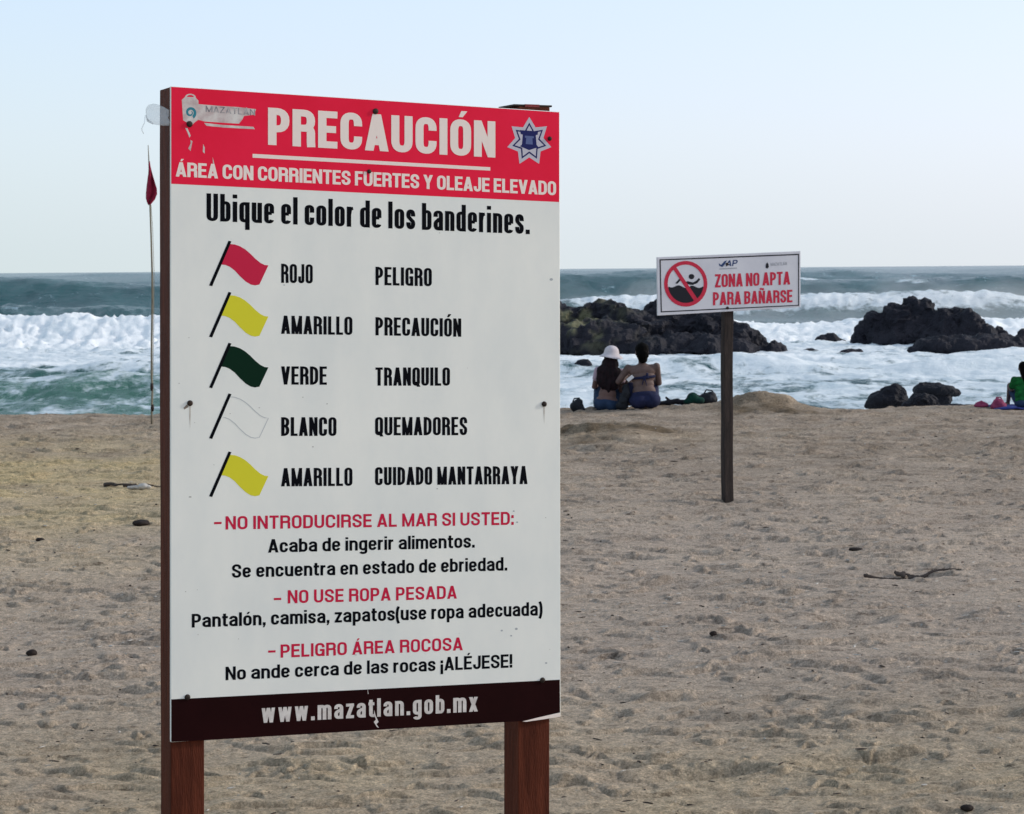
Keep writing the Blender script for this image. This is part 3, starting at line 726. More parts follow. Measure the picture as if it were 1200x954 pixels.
def write(bd, parent, txt, x0, y0, x1, y1, cap, m, sw=.13, sh=.12, gap=.09, space=.26, xh=.74, y=-.0012, slant=0, name='lettering'):
    """baseline from photo pixel (x0, y0) to (x1, y1); cap height in pixels (left, right)"""
    if not isinstance(cap, tuple): cap = (cap, cap)
    u0, v0 = bd.uv(x0, y0); u1, v1 = bd.uv(x1, y1)
    c0 = bd.uv(x0, y0-cap[0])[1]-v0; c1 = bd.uv(x1, y1-cap[1])[1]-v1; c = (c0+c1)/2
    ln = (u1-u0)/c
    def T(x, yy): 
        t = x/ln; return (u0 + (x + slant*yy)*c, v0 + (v1-v0)*t + yy*(c0+(c1-c0)*t))
    pol = []
    for x, p in text_layout(txt, ln, sw, sh, gap, space, xh):
        if p[0] == 'strip': pol.append(('strip', [T(x+q[0], q[1]) for q in p[1]], [T(x+q[0], q[1]) for q in p[2]]))
        else: pol.append([T(x+q[0], q[1]) for q in p])
    return flat_polys(name, pol, m, parent, y)

# ------------------------------------------------------------------ the big warning sign
BD = Board(200, 5.95, 656, 5.95/.9265, 0)
sign = empty('warning_sign', mtx=BD.m)
tag(sign, 'large white board with red heading PRECAUCIÓN on two brown wooden posts', 'sign')
uv = BD.uv
TL, TR, BR, BL = uv(200,101), uv(656,131), uv(657,840), uv(200,870)
def slab(name, pts, y0, y1, m, parent, bw=.0015):
    n = len(pts); vs = [(u, y0, v) for u, v in pts] + [(u, y1, v) for u, v in pts]
    fs = [tuple(range(n)), tuple(range(n, 2*n))[::-1]] + [(i, (i+1) % n, n+(i+1) % n, n+i) for i in range(n)]
    me_ = pydata(name, vs, fs); bm = bmesh.new(); bm.from_mesh(me_); bmesh.ops.recalc_face_normals(bm, faces=bm.faces)
    if bw: bmesh.ops.bevel(bm, geom=list(bm.edges), offset=bw, segments=1, affect='EDGES')
    bm.to_mesh(me_); bm.free(); return link(name, me_, m, parent)
board = slab('board', [TL, TR, BR, BL], 0, .010, M['board'], sign)
# posts
uL0, uL1 = uv(200, 900)[0] + .001, uv(240, 900)[0]
uR0, uR1 = uv(609.5, 900)[0], uv(646, 900)[0]
top_l = uv(200, 101.5)[1]; top_r = uv(620, 124.5)[1]
link('post', bevel_box('post', uL0, uL1, .0115, .125, -.25, top_l, .003, 14, .0012, 1), M['wood'], sign)
link('post', bevel_box('post', uR0, uR1, .0115, .122, -.25, top_r, .003, 14, .0012, 5), M['wood'], sign)
# printed fields
def poly_px(name, pts, m, parent=board, y=-.0008, bd=BD):
    return flat_polys(name, [[bd.uv(*p) for p in pts]], m, parent, y)
e = .7
poly_px('heading_panel', [(200+e,101+e),(656-e,131+e),(656-e,236.8),(200+e,215.4)], M['red'])
poly_px('footer_panel', [(200+e,819.6),(656,796.5),(656.3,835.0),(612,845),(240,867.5),(200+e,869.4)], M['brown'])
poly_px('rule', [(296,180.3),(574.5,196),(574.5,200),(296,184.8)], M['cream'], y=-.0014)
W_ = lambda *a, **k: write(BD, board, *a, **k)
W_('PRECAUCIÓN', 314, 169.7, 580.4, 184.8, (43.7, 42.4), M['cream'], sw=.235, sh=.185, gap=.085, y=-.0022)
W_('ÁREA CON CORRIENTES FUERTES Y OLEAJE ELEVADO', 206, 206.8, 651.6, 229, (17, 16.3), M['cream'], sw=.225, sh=.17, gap=.065, space=.32, y=-.0016)
W_('Ubique el color de los banderines.', 242, 258.8, 620.8, 274.5, (32.3, 31), M['black'], sw=.170, sh=.115, gap=.08, space=.27)
R_ = dict(sw=.185, sh=.13, gap=.08, space=.30)
for t, x0, y0, x1, y1, c in (('ROJO',329.5,331.4,366.5,332.3,22.4),('AMARILLO',329.5,391.2,413,392.6,21.4),('VERDE',329.5,450.7,383,450.9,21.4),
        ('BLANCO',329.5,510.9,394.3,510.9,22),('AMARILLO',329.5,570,413,569.4,21.4),('PELIGRO',440,334,506,335.6,21.4),('PRECAUCIÓN',440,393,540.5,394.7,21.4),
        ('TRANQUILO',440,452,527.3,452,21.4),('QUEMADORES',439.5,510.2,547.5,510,21.4),('CUIDADO MANTARRAYA',439.5,568.7,618,567.3,21.2)):
    W_(t, x0, y0, x1, y1, c, M['black'], **(R_ if t != 'ROJO' else dict(R_, sw=.155, gap=.07)))
Q_ = dict(sw=.205, sh=.165, gap=.125, space=.44)
W_('–', 250.9, 619, 260, 618.7, 15.5, M['crimson'], **Q_); W_('NO INTRODUCIRSE AL MAR SI USTED:', 264.3, 620.6, 602, 615, (15.6,15.3), M['crimson'], **Q_)
W_('–', 320.9, 708, 329.5, 707.7, 15.5, M['crimson'], **Q_); W_('NO USE ROPA PESADA', 337.2, 707.2, 535.3, 701.5, (15.5,15.2), M['crimson'], **Q_)
W_('–', 314.2, 769.5, 323, 769.2, 15.5, M['crimson'], **Q_); W_('PELIGRO ÁREA ROCOSA', 328.8, 770.8, 542.2, 762, (15.5,15.2), M['crimson'], **Q_)
T_ = dict(sw=.215, sh=.165, gap=.095, space=.40, xh=.76)
W_('Acaba de ingerir alimentos.', 314.2, 647.7, 556.3, 641.8, 15.8, M['black'], **T_)
W_('Se encuentra en estado de ebriedad.', 271.8, 677.2, 594.4, 668.6, 15.8, M['black'], **T_)
W_('Pantalón, camisa, zapatos(use ropa adecuada)', 224.7, 735.5, 635.3, 721.2, 16, M['black'], **T_)
W_('No ande cerca de las rocas ¡ALÉJESE!', 264.3, 797.2, 600.3, 782.3, 15.8, M['black'], **T_)
W_('www.mazatlan.gob.mx', 306.4, 847.2, 559.8, 833.7, 21.5, M['offw'], sw=.21, sh=.16, gap=.16, space=.3, xh=.80)
# the five printed flags
def wavy(dy, grow=0):
    top = [(269,286),(275,286.5),(281,288.5),(287,292),(293,297),(299,303),(305,308),(310,310.5),(314.5,311)]
    bot = [(304,333.5),(299,334.5),(294,333.5),(288,330),(281,323.5),(275,317),(269,312.5),(264,310.5),(259.5,310)]
    return [(x, y+dy) for x, y in top] + [(x, y+dy) for x, y in bot]
for dy, mk in ((0,'crimson'),(60,'yellow'),(119.6,'green'),(179,None),(247,'yellow')):
    if mk: poly_px('flag_symbol', wavy(dy), M[mk], y=-.0010)
    else:
        pts = wavy(dy); ring_ = pts + [pts[0]]; us = [uv(*p) for p in ring_]
        Lq, Rq = [], []
        for i, q in enumerate(us):
            a_, c_ = us[max(i-1,0)], us[min(i+1,len(us)-1)]; dx, dz = c_[0]-a_[0], c_[1]-a_[1]; l = math.hypot(dx, dz) or 1
            Lq.append((q[0]-dz/l*.0012, q[1]+dx/l*.0012)); Rq.append((q[0]+dz/l*.0012, q[1]-dx/l*.0012))
        flat_polys('flag_symbol', [('strip', Lq, Rq)], M['faint'], board, -.0010)
    poly_px('flag_staff_symbol', [(267.8,282+dy),(271.2,283+dy),(248.6,335.5+dy),(245,334.5+dy)], M['black'], y=-.0016)
# police star
def star(cx, cy, r0, r1, n=7, a0=90, sy=1.0):
    o = []
    for i in range(2*n):
        r_ = r0 if i % 2 == 0 else r1; a = math.radians(a0 + i*180/n); o.append((cx + r_*math.cos(a), cy - r_*sy*math.sin(a)))
    return o
CXs, CYs = 620.2, 166
poly_px('star_emblem', star(CXs, CYs, 26.5, 17, sy=1.09), M['silver'], y=-.0012)
poly_px('star_emblem', star(CXs, CYs, 20.5, 12.5, sy=1.09), M['navy'], y=-.0015)
poly_px('star_emblem', star(CXs, CYs, 17.5, 10.5, sy=1.09), M['silver'], y=-.0018)
poly_px('castle_emblem', [(609.5,152.5),(630.5,154),(630.0,158),(627.8,158.5),(628.8,170),(631,172.5),(620,176),(609.2,171.5),(611.5,169.5),(612.5,157.8),(610,157)], M['navy'], y=-.0021)
poly_px('castle_emblem', [(615,159),(625.5,159.8),(625.5,162),(623.8,162),(624.2,169.5),(616,168.8),(616.6,161.5),(615,161.4)], M['slate'], y=-.0024)
# tourist-board logo, scuffed
def disc(cx, cy, rx, ry, n=20, a0=0, a1=360): return [(cx+rx*math.cos(math.radians(a0+(a1-a0)*i/n)), cy-ry*math.sin(math.radians(a0+(a1-a0)*i/n))) for i in range(n)]
poly_px('bag_emblem', [(213,117),(217,113.5),(229,114),(232.5,118),(233,140),(228,143.5),(225,147),(219,143.5),(214.5,141)], M['scuff'], y=-.0012)
us = [uv(223+6.5*math.cos(math.radians(t)), 114.5-4.6*math.sin(math.radians(t))) for t in range(0, 181, 15)]
flat_polys('bag_emblem', [('strip', us, [(u*.0 + uv(223,114.5)[0] + (u-uv(223,114.5)[0])*.68, uv(223,114.5)[1] + (v-uv(223,114.5)[1])*.68) for u, v in us])], M['scuff'], board, -.0014)
sp = []
for i in range(26):
    a = math.radians(-60 + i*19); r_ = 7.8 - i*.22; sp.append((223.0 + r_*math.cos(a), 132 - r_*1.05*math.sin(a)))
us = [uv(*p) for p in sp]; c0 = uv(223.5, 132)
flat_polys('spiral_emblem', [('strip', us, [(c0[0]+(u-c0[0])*.52, c0[1]+(v-c0[1])*.52) for u, v in us])], M['teal'], board, -.0017)
poly_px('scuffed_banner', [(232,122),(238,122.5),(256,124),(279,125.5),(300,128),(298,134.5),(286,136),(284,140),(280,145),(262,144),(240,142.5),(231,140)], M['scuff'], y=-.0011)
poly_px('rule', [(239,144),(262,146.5),(297,148.6),(298.5,151.5),(262,149.5),(242,147.5)], M['scuff'], y=-.0016)
W_('MAZATLÁN', 241, 131.0, 299, 135.5, (7.2,7.2), M['stgrey'], sw=.18, sh=.12, gap=.16, y=-.0019)
poly_px('torn_patch', [(217,150),(219.5,150),(223.5,159),(222,161.5),(219.5,155)], M['scuff'], y=-.0014)
poly_px('torn_patch', [(223,164),(225.6,165.5),(223.3,177),(220.5,174),(223.5,168)], M['scuff'], y=-.0014)
poly_px('torn_patch', [(238,169),(240,173),(239.8,180),(237.6,178)], M['scuff'], y=-.0014)
poly_px('torn_patch', [(249,184),(250.5,189),(252,196),(249.5,192)], M['scuff'], y=-.0014)
poly_px('torn_patch', [(438.5,832),(440,838),(443.5,846),(441,848.5),(444,853),(441.5,852),(438,846),(440.5,843),(438,838)], M['offw'], y=-.0024)
poly_px('torn_patch', [(430.5,806),(431.8,813),(431,813.5)], M['offw'], y=-.0024)
for (x, y, r_) in ((588,739,1.0),(605,737,1.3),(602,599,.9),(646,327.5,1.5),(599,745,.9),(606,612,.9),(640,777,1.0),(333,334,.7)):
    poly_px('stain', disc(x, y, r_*1.3, r_), M['greyl'], y=-.0010)
# peeled corner at the lower right
poly_px('torn_patch', [(612,845.5),(632,840.5),(656.4,835.5),(656.4,839.8),(640,842.5),(617,845.8)], M['cream'], y=-.0012)
# bolts
def dome(name, u, v, r_, hgt, m, parent, y=0.0):
    vs, fs = [], []; seg = 10
    for j, (rr_, hh) in enumerate(((1, 0), (.95, .45), (.7, .85), (.3, 1.0))):
        for k in range(seg):
            a = 2*math.pi*k/seg; vs.append((u+r_*rr_*math.cos(a), y-hgt*hh, v+r_*rr_*math.sin(a)))
    for j in range(3):
        for k in range(seg): fs.append((j*seg+k, j*seg+(k+1) % seg, (j+1)*seg+(k+1) % seg, (j+1)*seg+k))
    fs.append(tuple(3*seg+k for k in range(seg)))
    return link(name, pydata(name, vs, fs), m, parent, True)
for (x, y, s_) in ((222.5,472.5,1),(637.5,473.5,1),(440,130.5,1.05),(432.5,201,.75),(219.5,817,1.0),(635.5,797,1.0),(644,162.5,.8),(222,145.5,1.05)):
    u, v = uv(x, y); dome('bolt', u, v, .0085*s_, .005, M['bolt'], board, -.0012)
poly_px('rust_stain', [(201,476),(215,472.5),(219,471),(219.5,473.5),(212,475.5),(201,477.5)], M['rust'], y=-.0009) if False else None
poly_px('rust_stain', [(215,478),(219,474),(221,477),(216,480)], M['rust'], y=-.0009)
sr = random.Random(12)
for (x, y, ln_) in ((222.5,476,26),(637.5,477,20),(440,134,0),(644,166,0),(635.5,800,0)):
    if ln_:
        pts_ = [(x-1.1, y), (x+1.1, y), (x+.7, y+ln_*.5), (x+.2, y+ln_), (x-.5, y+ln_*.6)]
        poly_px('rust_stain', pts_, M['drip'], y=-.0009)
for k in range(26):
    x, y = sr.uniform(205, 650), sr.uniform(245, 790); a_ = sr.uniform(.3, .8)
    poly_px('stain', disc(x, y, a_*sr.uniform(.8, 2.2), a_, 7), M['dirt'], y=-.00095)
# dark cap on top of the right post with a strip of red tape
u0, v0 = uv(604, 124); u1, _ = uv(649, 124)
link('post_cap', bevel_box('post_cap', u0, u1, .012, .13, top_r+.0005, top_r+.006, .0015), M['bolt'], sign)
u0, _ = uv(617, 124); u1, _ = uv(634, 124)
link('tape', bevel_box('tape', u0, u1, .0105, .05, top_r-.002, top_r+.0068, .0008), M['tape'], sign)

# scrap of clear plastic knotted round the left post
pl = empty('plastic_scrap', mtx=BD.m @ Matrix.Translation((0, .05, uv(200,138)[1])))
tag(pl, 'scrap of clear plastic snagged round the top of the left wooden post', 'plastic scrap')
vs, fs = [], []
pr = random.Random(5)
for i in range(13):
    t = i/12; u = -.050*math.sin(t*2.6) - .004; 
    for j in range(7):
        s_ = j/6; hw = (.022 + .012*math.sin(t*5))*(1-.45*t)
        vs.append((u + pr.uniform(-.002,.002), -.045 + .10*t - .03*t*s_ + pr.uniform(-.003,.003), hw*(1-2*s_) + .012*math.sin(t*4)))
for i in range(12):
    for j in range(6): fs.append((i*7+j, i*7+j+1, (i+1)*7+j+1, (i+1)*7+j))
o = link('plastic_sheet', pydata('plastic_sheet', vs, fs), M['plastic'], pl, True)
o.modifiers.new('t', 'SOLIDIFY').thickness = .0006
link('string', tube_mesh('string', [(-.055,.02,.01),(-.062,.0,-.012),(-.068,.01,-.03),(-.06,.02,-.042)], .0014, 6), M['plastic'], pl)

# ------------------------------------------------------------------ the small bathing sign
BS = Board(770, 15.85, 938, 16.25, 0)
s2 = empty('bathing_sign', mtx=BS.m @ Matrix.Translation((BS.uv(852, 400)[0], 0, 0)))
inv = s2.matrix_world.inverted() @ BS.m
off = BS.uv(852, 400)[0]
class Sub:                       # same plane, measured from the post
    def uv(s, x, y): u, v = BS.uv(x, y); return u-off, v
SB = Sub()
tag(s2, 'small white no-bathing sign with red lettering on a single dark post', 'sign')
sb = slab('board', [SB.uv(770.3,301.4), SB.uv(938.2,294.2), SB.uv(938.2,360), SB.uv(771,370)], 0, .02, M['sboard'], s2, .002)
uA, uB = SB.uv(850.8, 480)[0], SB.uv(861.2, 480)[0]
pz = sand_z(*P(852, 480, 16).xy[:]) if False else 0
link('post', bevel_box('post', uA, uB, .0215, .088, -.3, SB.uv(852,312)[1], .006, 12, .003, 9), M['post_dark'], s2)
def ppx(name, pts, m, y=-.003): return flat_polys(name, [[SB.uv(*p) for p in pts]], m, sb, y)
IB = [(772.8,304.0),(936.4,297.4),(936.4,358.4),(774.3,366.2)]; II = [(774.2,305.3),(935.2,298.9),(935.2,357.3),(775.6,364.8)]
for i in range(4):
    j = (i+1) % 4; ppx('border_line', [IB[i], IB[j], II[j], II[i]], M['sblack'], -.003 - .0004*(i % 2))
cx, cy = 803.5, 332.6
def ringp(rx, ry, t, n=36):
    o, q = [], []
    for i in range(n+1):
        a = 2*math.pi*i/n; o.append(SB.uv(cx+rx*math.cos(a), cy-ry*math.sin(a))); q.append(SB.uv(cx+(rx-t)*math.cos(a), cy-(ry-t)*math.sin(a)))
    return [('strip', o, q)]
wv = []
for i in range(21):
    x = 783.5 + 40*i/20; y = 335.6 + 1.3*math.sin((x-783)/2.55) + (.5 if x > 800 else 0)
    wv.append((x, y))
low = [(cx+22*math.cos(math.radians(a)), cy+23.6*math.sin(math.radians(a))) for a in range(8, 173, 11)]
ppx('water_symbol', wv + low, M['sblack'], -.0034)
ppx('swimmer_symbol', disc(810.3, 324.2, 3.3, 3.1), M['sblack'], -.0036)
ppx('swimmer_symbol', [(803,330.5),(806,329.5),(812,331),(816,329),(819,325.8),(820.6,327.4),(817,332),(811.5,334),(804,333)], M['sblack'], -.0036)
ppx('swimmer_symbol', [(791.5,331.8),(796,326.5),(799,325.6),(800,327.5),(797.5,328.5),(793.5,332.8)], M['sblack'], -.0036)
flat_polys('prohibition_ring', ringp(25.4, 26.8, 4.3), M['sred'], sb, -.0044)
ppx('prohibition_bar', [(787.6,313.8),(791.4,311.6),(818.5,352.0),(814.6,354.6)], M['sred'], -.0050)
for t, x0, y0, x1, y1, c in (('ZONA NO APTA', 837.8,337,925.8,333.4,(15.5,15.3)), ('PARA BAÑARSE', 835.4,357.9,928.6,354.3,(15.4,14.8))):
    write(SB, sb, t, x0, y0, x1, y1, c, M['sred'], sw=.20, sh=.16, gap=.06, space=.26, y=-.0036)
write(SB, sb, 'AP', 850.5, 312.2, 863.5, 311.4, 7, M['sblue'], sw=.22, sh=.18, gap=.12, y=-.0036, slant=.2)
ppx('wave_emblem', [(842.5,308.5),(845,310.5),(849,306),(852,305.2),(849.5,309.5),(846.5,313),(843,311.5)], M['sblue'], -.0036)
ppx('caption_bar', [(843,314.6),(863.5,313.6),(863.5,314.8),(843,315.8)], M['sgrey'], -.0036)
ppx('drop_emblem', [(897.5,309.5),(899,307.5),(900.5,309.5),(901,313),(899,315),(897,313.4)], M['sblack'], -.0036)
write(SB, sb, 'MAZATLÁN', 903, 311.6, 922, 310.6, 3.6, M['sgrey'], sw=.16, sh=.14, gap=.16, y=-.0036)
for x, y in ((852, 309.5), (852.5, 361)):
    u, v = SB.uv(x, y); dome('bolt', u, v, .012, .008, M['bolt'], sb, -.001)

# ------------------------------------------------------------------ the red flag on its pole
M['cane'] = mat('cane', (.16,.14,.10), .7, (.26,.23,.17), 10)
M['flagred'] = mat('flag_cloth', (.22,.01,.035), .8, (.32,.015,.05), 20)
bp = PZ(177.8, 497, 0.0); D_ = bp.y
fp = empty('beach_flag', bp); tag(fp, 'limp red warning flag on a tall thin crooked pole at the water edge', 'flag')
prof = [(177.8,500),(177.8,480),(178.6,455),(177.6,440),(177.8,400),(178.6,350),(178.3,320),(177.2,280),(175.8,240),(174.8,200),(174.2,183),(173.6,170)]
pts = [P(x, y, D_) - bp for x, y in prof]
link('pole', tube_mesh('pole', pts, [.012,.012,.012,.012,.012,.012,.011,.010,.009,.008,.006,.004], 7), M['cane'], fp, True)
link('cord', tube_mesh('cord', [P(x, y, D_-.02)-bp for x, y in ((179.3,440),(180.2,380),(180.6,320),(179,270),(177,240))], .003, 5), M['cane'], fp)
for (x, y0, y1) in ((178.0, 449, 458), (178.6, 474, 482)):
    link('binding', tube_mesh('binding', [P(x, y0, D_)-bp, P(x, (y0+y1)/2, D_)-bp, P(x, y1, D_)-bp], [.015,.02,.015], 8), M['bolt'], fp, True)
vs, fs = [], []
edge = [(190,174.3,175.5),(198,174.0,177.5),(206,173.4,179.5),(214,172.6,181.5),(222,171.8,183.8),(228,171.3,184.2),(233,171.2,181.5),(237,172.8,177.5),(239.5,174.6,175.8)]
for i, (y, xa, xb) in enumerate(edge):
    for j in range(9):
        t = j/8; x = xa+(xb-xa)*t; fold = .035*math.sin(t*9 + i*.5)*min(1, i/2+.2)
        vs.append(P(x, y + 1.2*math.sin(t*7+i), D_ - .02 + fold) - bp)
for i in range(len(edge)-1):
    for j in range(8): fs.append((i*9+j, i*9+j+1, (i+1)*9+j+1, (i+1)*9+j))
o = link('flag_cloth', pydata('flag_cloth', vs, fs), M['flagred'], fp, True); o.modifiers.new('t', 'SOLIDIFY').thickness = .004

# ------------------------------------------------------------------ people
M['skin'] = mat('skin_tan', (.125,.072,.063), .6, (.17,.10,.085), 9)
M['skinb'] = mat('skin_brown', (.10,.066,.058), .6, (.15,.10,.088), 9)
M['hair'] = mat('dark_hair', (.004,.0025,.004), .7, (.016,.006,.009), 14, .6, 60, stretch=(4,4,1))
M['hair2'] = mat('black_hair', (.002,.002,.002), .8, (.006,.005,.005), 14, spec=.05)
M['hat'] = mat('hat_cloth', (.52,.47,.49), .85, (.62,.57,.58), 12)
M['pinktop'] = mat('mauve_cloth', (.42,.32,.38), .9)
M['blueshort'] = mat('blue_cloth', (.012,.028,.062), .85, (.025,.045,.09), 12)
M['navycloth'] = mat('navy_cloth', (.009,.012,.036), .85, (.018,.022,.062), 12)
M['greentop'] = mat('green_cloth', (.004,.055,.014), .85, (.01,.15,.03), 9)
M['blackbag'] = mat('black_bag', (.008,.009,.012), .6, (.02,.022,.028), 15)
M['phone'] = mat('phone_white', (.8,.8,.82), .3)
M['pinkbag'] = mat('pink_bag', (.20,.03,.075), .7, (.34,.06,.13), 12)
M['bluetowel'] = mat('blue_towel', (.02,.03,.14), .9, (.05,.075,.28), 14)
M['greencloth'] = mat('green_towel', (.004,.045,.03), .9, (.006,.022,.02), 14)
M['eye'] = mat('eye_dark', (.01,.008,.007), .3); M['lip'] = mat('lip', (.22,.06,.055), .6)

def hand_parts(wr, dirn, side, s=1.0, curl=.5):
    """palm plus four unequal bent fingers and a thumb from the side of the palm"""
    d = Vector(dirn).normalized(); sd_ = Vector(side).normalized(); nm = d.cross(sd_).normalized()
    wr = Vector(wr); out = [('e', wr + d*.045*s, (.028*s, .028*s, .020*s)), ('c', wr, wr + d*.075*s, .024*s, .026*s)]
    for k, ln in enumerate((.070, .080, .074, .058)):
        r = wr + d*.085*s + sd_*(.030 - .020*k)*s
        k1 = r + (d*math.cos(curl*.5) + nm*math.sin(curl*.5))*ln*.5*s; k2 = k1 + (d*math.cos(curl*1.3) + nm*math.sin(curl*1.3))*ln*.5*s
        out += [('c', r - d*.02*s, k1, .0095*s, .009*s), ('c', k1, k2, .009*s, .0075*s)]
    t0 = wr + d*.03*s + sd_*.026*s; t1 = t0 + (d*.6 + sd_*.8).normalized()*.036*s; t2 = t1 + (d*.9 + nm*.35).normalized()*.03*s
    out += [('c', t0, t1, .012*s, .010*s), ('c', t1, t2, .010*s, .009*s)]
    return out
def head_parts(c, r=.095, turn=0.0):
    """skull, jaw, nose, ears; face towards +Y turned by turn"""
    c = Vector(c); R = Matrix.Rotation(turn, 3, 'Z')
    q = lambda x, y, z: c + R @ Vector((x, y, z))
    return [('e', q(0,0,.01), (.078,.098,.105), turn), ('e', q(0,.03,-.055), (.058,.065,.062), turn), ('c', q(0,.092,.0), q(0,.112,-.022), .010, .014),
            ('e', q(-.08,.0,-.01), (.012,.022,.032), turn), ('e', q(.08,.0,-.01), (.012,.022,.032), turn)]
def face(c, parent, turn=0.0):
    c = Vector(c); R = Matrix.Rotation(turn, 3, 'Z')
    for sx_ in (-.032, .032):
        me_ = blob_mesh('eye', [('e', c + R @ Vector((sx_, .090, .008)), (.014,.009,.008), turn)], .004, 0); link('eye', me_, M['eye'], parent, True)
    link('mouth', blob_mesh('mouth', [('e', c + R @ Vector((0, .092, -.055)), (.024,.010,.007), turn)], .004, 0), M['lip'], parent, True)

def torso_sitting(lean=.05, sw=.165, ww=.115, hw=.165, h=.0):
    """sitting trunk: pelvis on the sand at the origin, back to -Y"""
    return [('e', (0,0,.11), (hw,.12,.11)), ('e', (-.07,-.04,.09), (.095,.10,.09)), ('e', (.07,-.04,.09), (.095,.10,.09)),
            ('e', (0,.01,.22), (ww+.012,.085,.11)), ('e', (0,lean*.5,.31), (ww,.080,.10)), ('e', (0,lean*.8,.40), (ww+.022,.088,.10)),
            ('e', (0,lean,.48), (sw-.015,.085,.085)), ('c', (-sw+.01,lean,.515), (sw-.01,lean,.515), .050, .050), ('e', (0,lean-.01,.545), (.085,.055,.045)),
            ('c', (0,lean+.005,.53), (0,lean+.02,.63), .050, .045)]
def legs_sitting(kx=.14, spread=.10, hw=.09, knee_z=.40, foot_y=.62):
    o = []
    for s in (-1, 1):
        hip = (s*hw, .02, .10); kn = (s*(kx+.0), .38, knee_z); an = (s*spread, foot_y, .06)
        o += [('c', hip, kn, .082, .058), ('c', kn, an, .055, .036), ('c', an, (s*spread*1.1, foot_y+.15, .035), .036, .026), ('e', (s*spread, foot_y-.03, .035), (.032,.04,.035))]
    return o
def strands(me, amp, seed):
    n = len(me.vertices); co = np.empty(n*3, np.float32); me.vertices.foreach_get('co', co); co = co.reshape(-1, 3).astype(float)
    nr = np.empty(n*3, np.float32); me.vertices.foreach_get('normal', nr); nr = nr.reshape(-1, 3)
    h = perlin3(co*np.array([34, 34, 5.0]) + np.array([0, 0, 3.0]), seed) + .6*perlin3(co*np.array([75, 60, 7.0]), seed+2)
    co += nr*(h*amp)[:, None]; me.vertices.foreach_set('co', co.astype(np.float32).ravel()); me.update()
VOX = .0085
def make_person(px, py, d, label, build, rz=0.0, scale=1.0):
    base = P(px, py, d); base.z = max(sand_z_c(base.x, base.y), -.2)
    t = empty('person', base); t.rotation_euler.z = rz; t.scale = (scale,)*3
    tag(t, label, 'person', 'people sitting on the sand'); build(t); return t
XS, ZSand = X, Z
ROWS_S = Y[:, 0].copy()
def sand_z_c(x, y):
    i = int(np.clip(np.searchsorted(ROWS_S, y), 1, len(ROWS_S)-1)); j = int(np.argmin(np.abs(XS[i]-x))); return float(ZSand[i, j])

def build_hat_woman(t):
    hd = (0, .07, .705)
    arms = [('c', (-.155,.05,.51), (-.185,.10,.30), .046, .036), ('c', (-.185,.10,.30), (-.13,.30,.33), .035, .024),
            ('c', (.155,.05,.51), (.175,.12,.29), .046, .036), ('c', (.175,.12,.29), (.11,.31,.34), .035, .024)]
    parts = torso_sitting(.05, .16, .105, .165) + legs_sitting() + arms + head_parts(hd)
    parts += hand_parts((-.13,.30,.33), (.2,.8,.2), (1,0,0)) + hand_parts((.11,.31,.34), (-.2,.8,.2), (-1,0,0))
    body = link('body', blob_mesh('body', parts, VOX, 2), M['skin'], t, True); face(hd, body)
    # long loose hair over the whole back
    hp = [('e', (0,.045,.735), (.095,.105,.10)), ('e', (0,-.005,.62), (.115,.075,.11)), ('e', (-.02,-.025,.52), (.155,.060,.11)), ('e', (.03,-.03,.50), (.15,.055,.11)),
          ('e', (-.07,-.035,.42), (.10,.048,.12)), ('e', (.06,-.038,.41), (.11,.048,.13)), ('e', (0,-.04,.37), (.13,.042,.10)),
          ('c', (-.10,-.035,.40), (-.07,-.045,.30), .045, .018), ('c', (.02,-.05,.38), (.01,-.055,.26), .05, .02), ('c', (.10,-.04,.40), (.09,-.05,.30), .045, .018)]
    me_ = blob_mesh('hair', hp, .009, 2); strands(me_, .010, 4); link('hair', me_, M['hair'], body, True)
    tp = [('e', (0,.05,.445), (.139,.094,.085)), ('e', (0,.048,.38), (.125,.088,.05)), ('c', (-.155,.045,.525), (-.172,.065,.42), .054, .050), ('c', (.155,.045,.525), (.172,.065,.42), .054, .050), ('c', (-.145,.05,.51), (.145,.05,.51), .056, .056)]
    link('top', blob_mesh('top', tp, .009, 2), M['pinktop'], t, True)
    sp_ = [('e', (0,0,.105), (.175,.130,.10)), ('e', (-.07,-.04,.088), (.102,.108,.088)), ('e', (.07,-.04,.088), (.102,.108,.088)), ('c', (-.09,.02,.105), (-.115,.20,.25), .092, .080), ('c', (.09,.02,.105), (.115,.20,.25), .092, .080)]
    link('shorts', blob_mesh('shorts', sp_, .010, 2), M['blueshort'], t, True)
    # bucket hat: crown and sloping brim
    vs, fs = [], []; seg = 28; cz = .745
    prof_ = [(.010,.122),(.035,.119),(.062,.106),(.085,.082),(.098,.048),(.104,.010),(.128,-.008),(.156,-.030),(.160,-.036),(.154,-.036),(.124,-.016),(.098,.004)]
    for j, (r_, z) in enumerate(prof_):
        for k in range(seg):
            a = 2*math.pi*k/seg; wob = 1+.03*math.sin(3*a+j*.1)
            vs.append((r_*wob*math.cos(a), .05 + r_*1.08*wob*math.sin(a), cz + z + .008*math.sin(2*a)*(r_ > .12)))
    for j in range(len(prof_)-1):
        for k in range(seg): fs.append((j*seg+k, j*seg+(k+1) % seg, (j+1)*seg+(k+1) % seg, (j+1)*seg+k))
    fs.append(tuple(range(seg))[::-1])
    link('hat', pydata('hat', vs, fs), M['hat'], t, True)

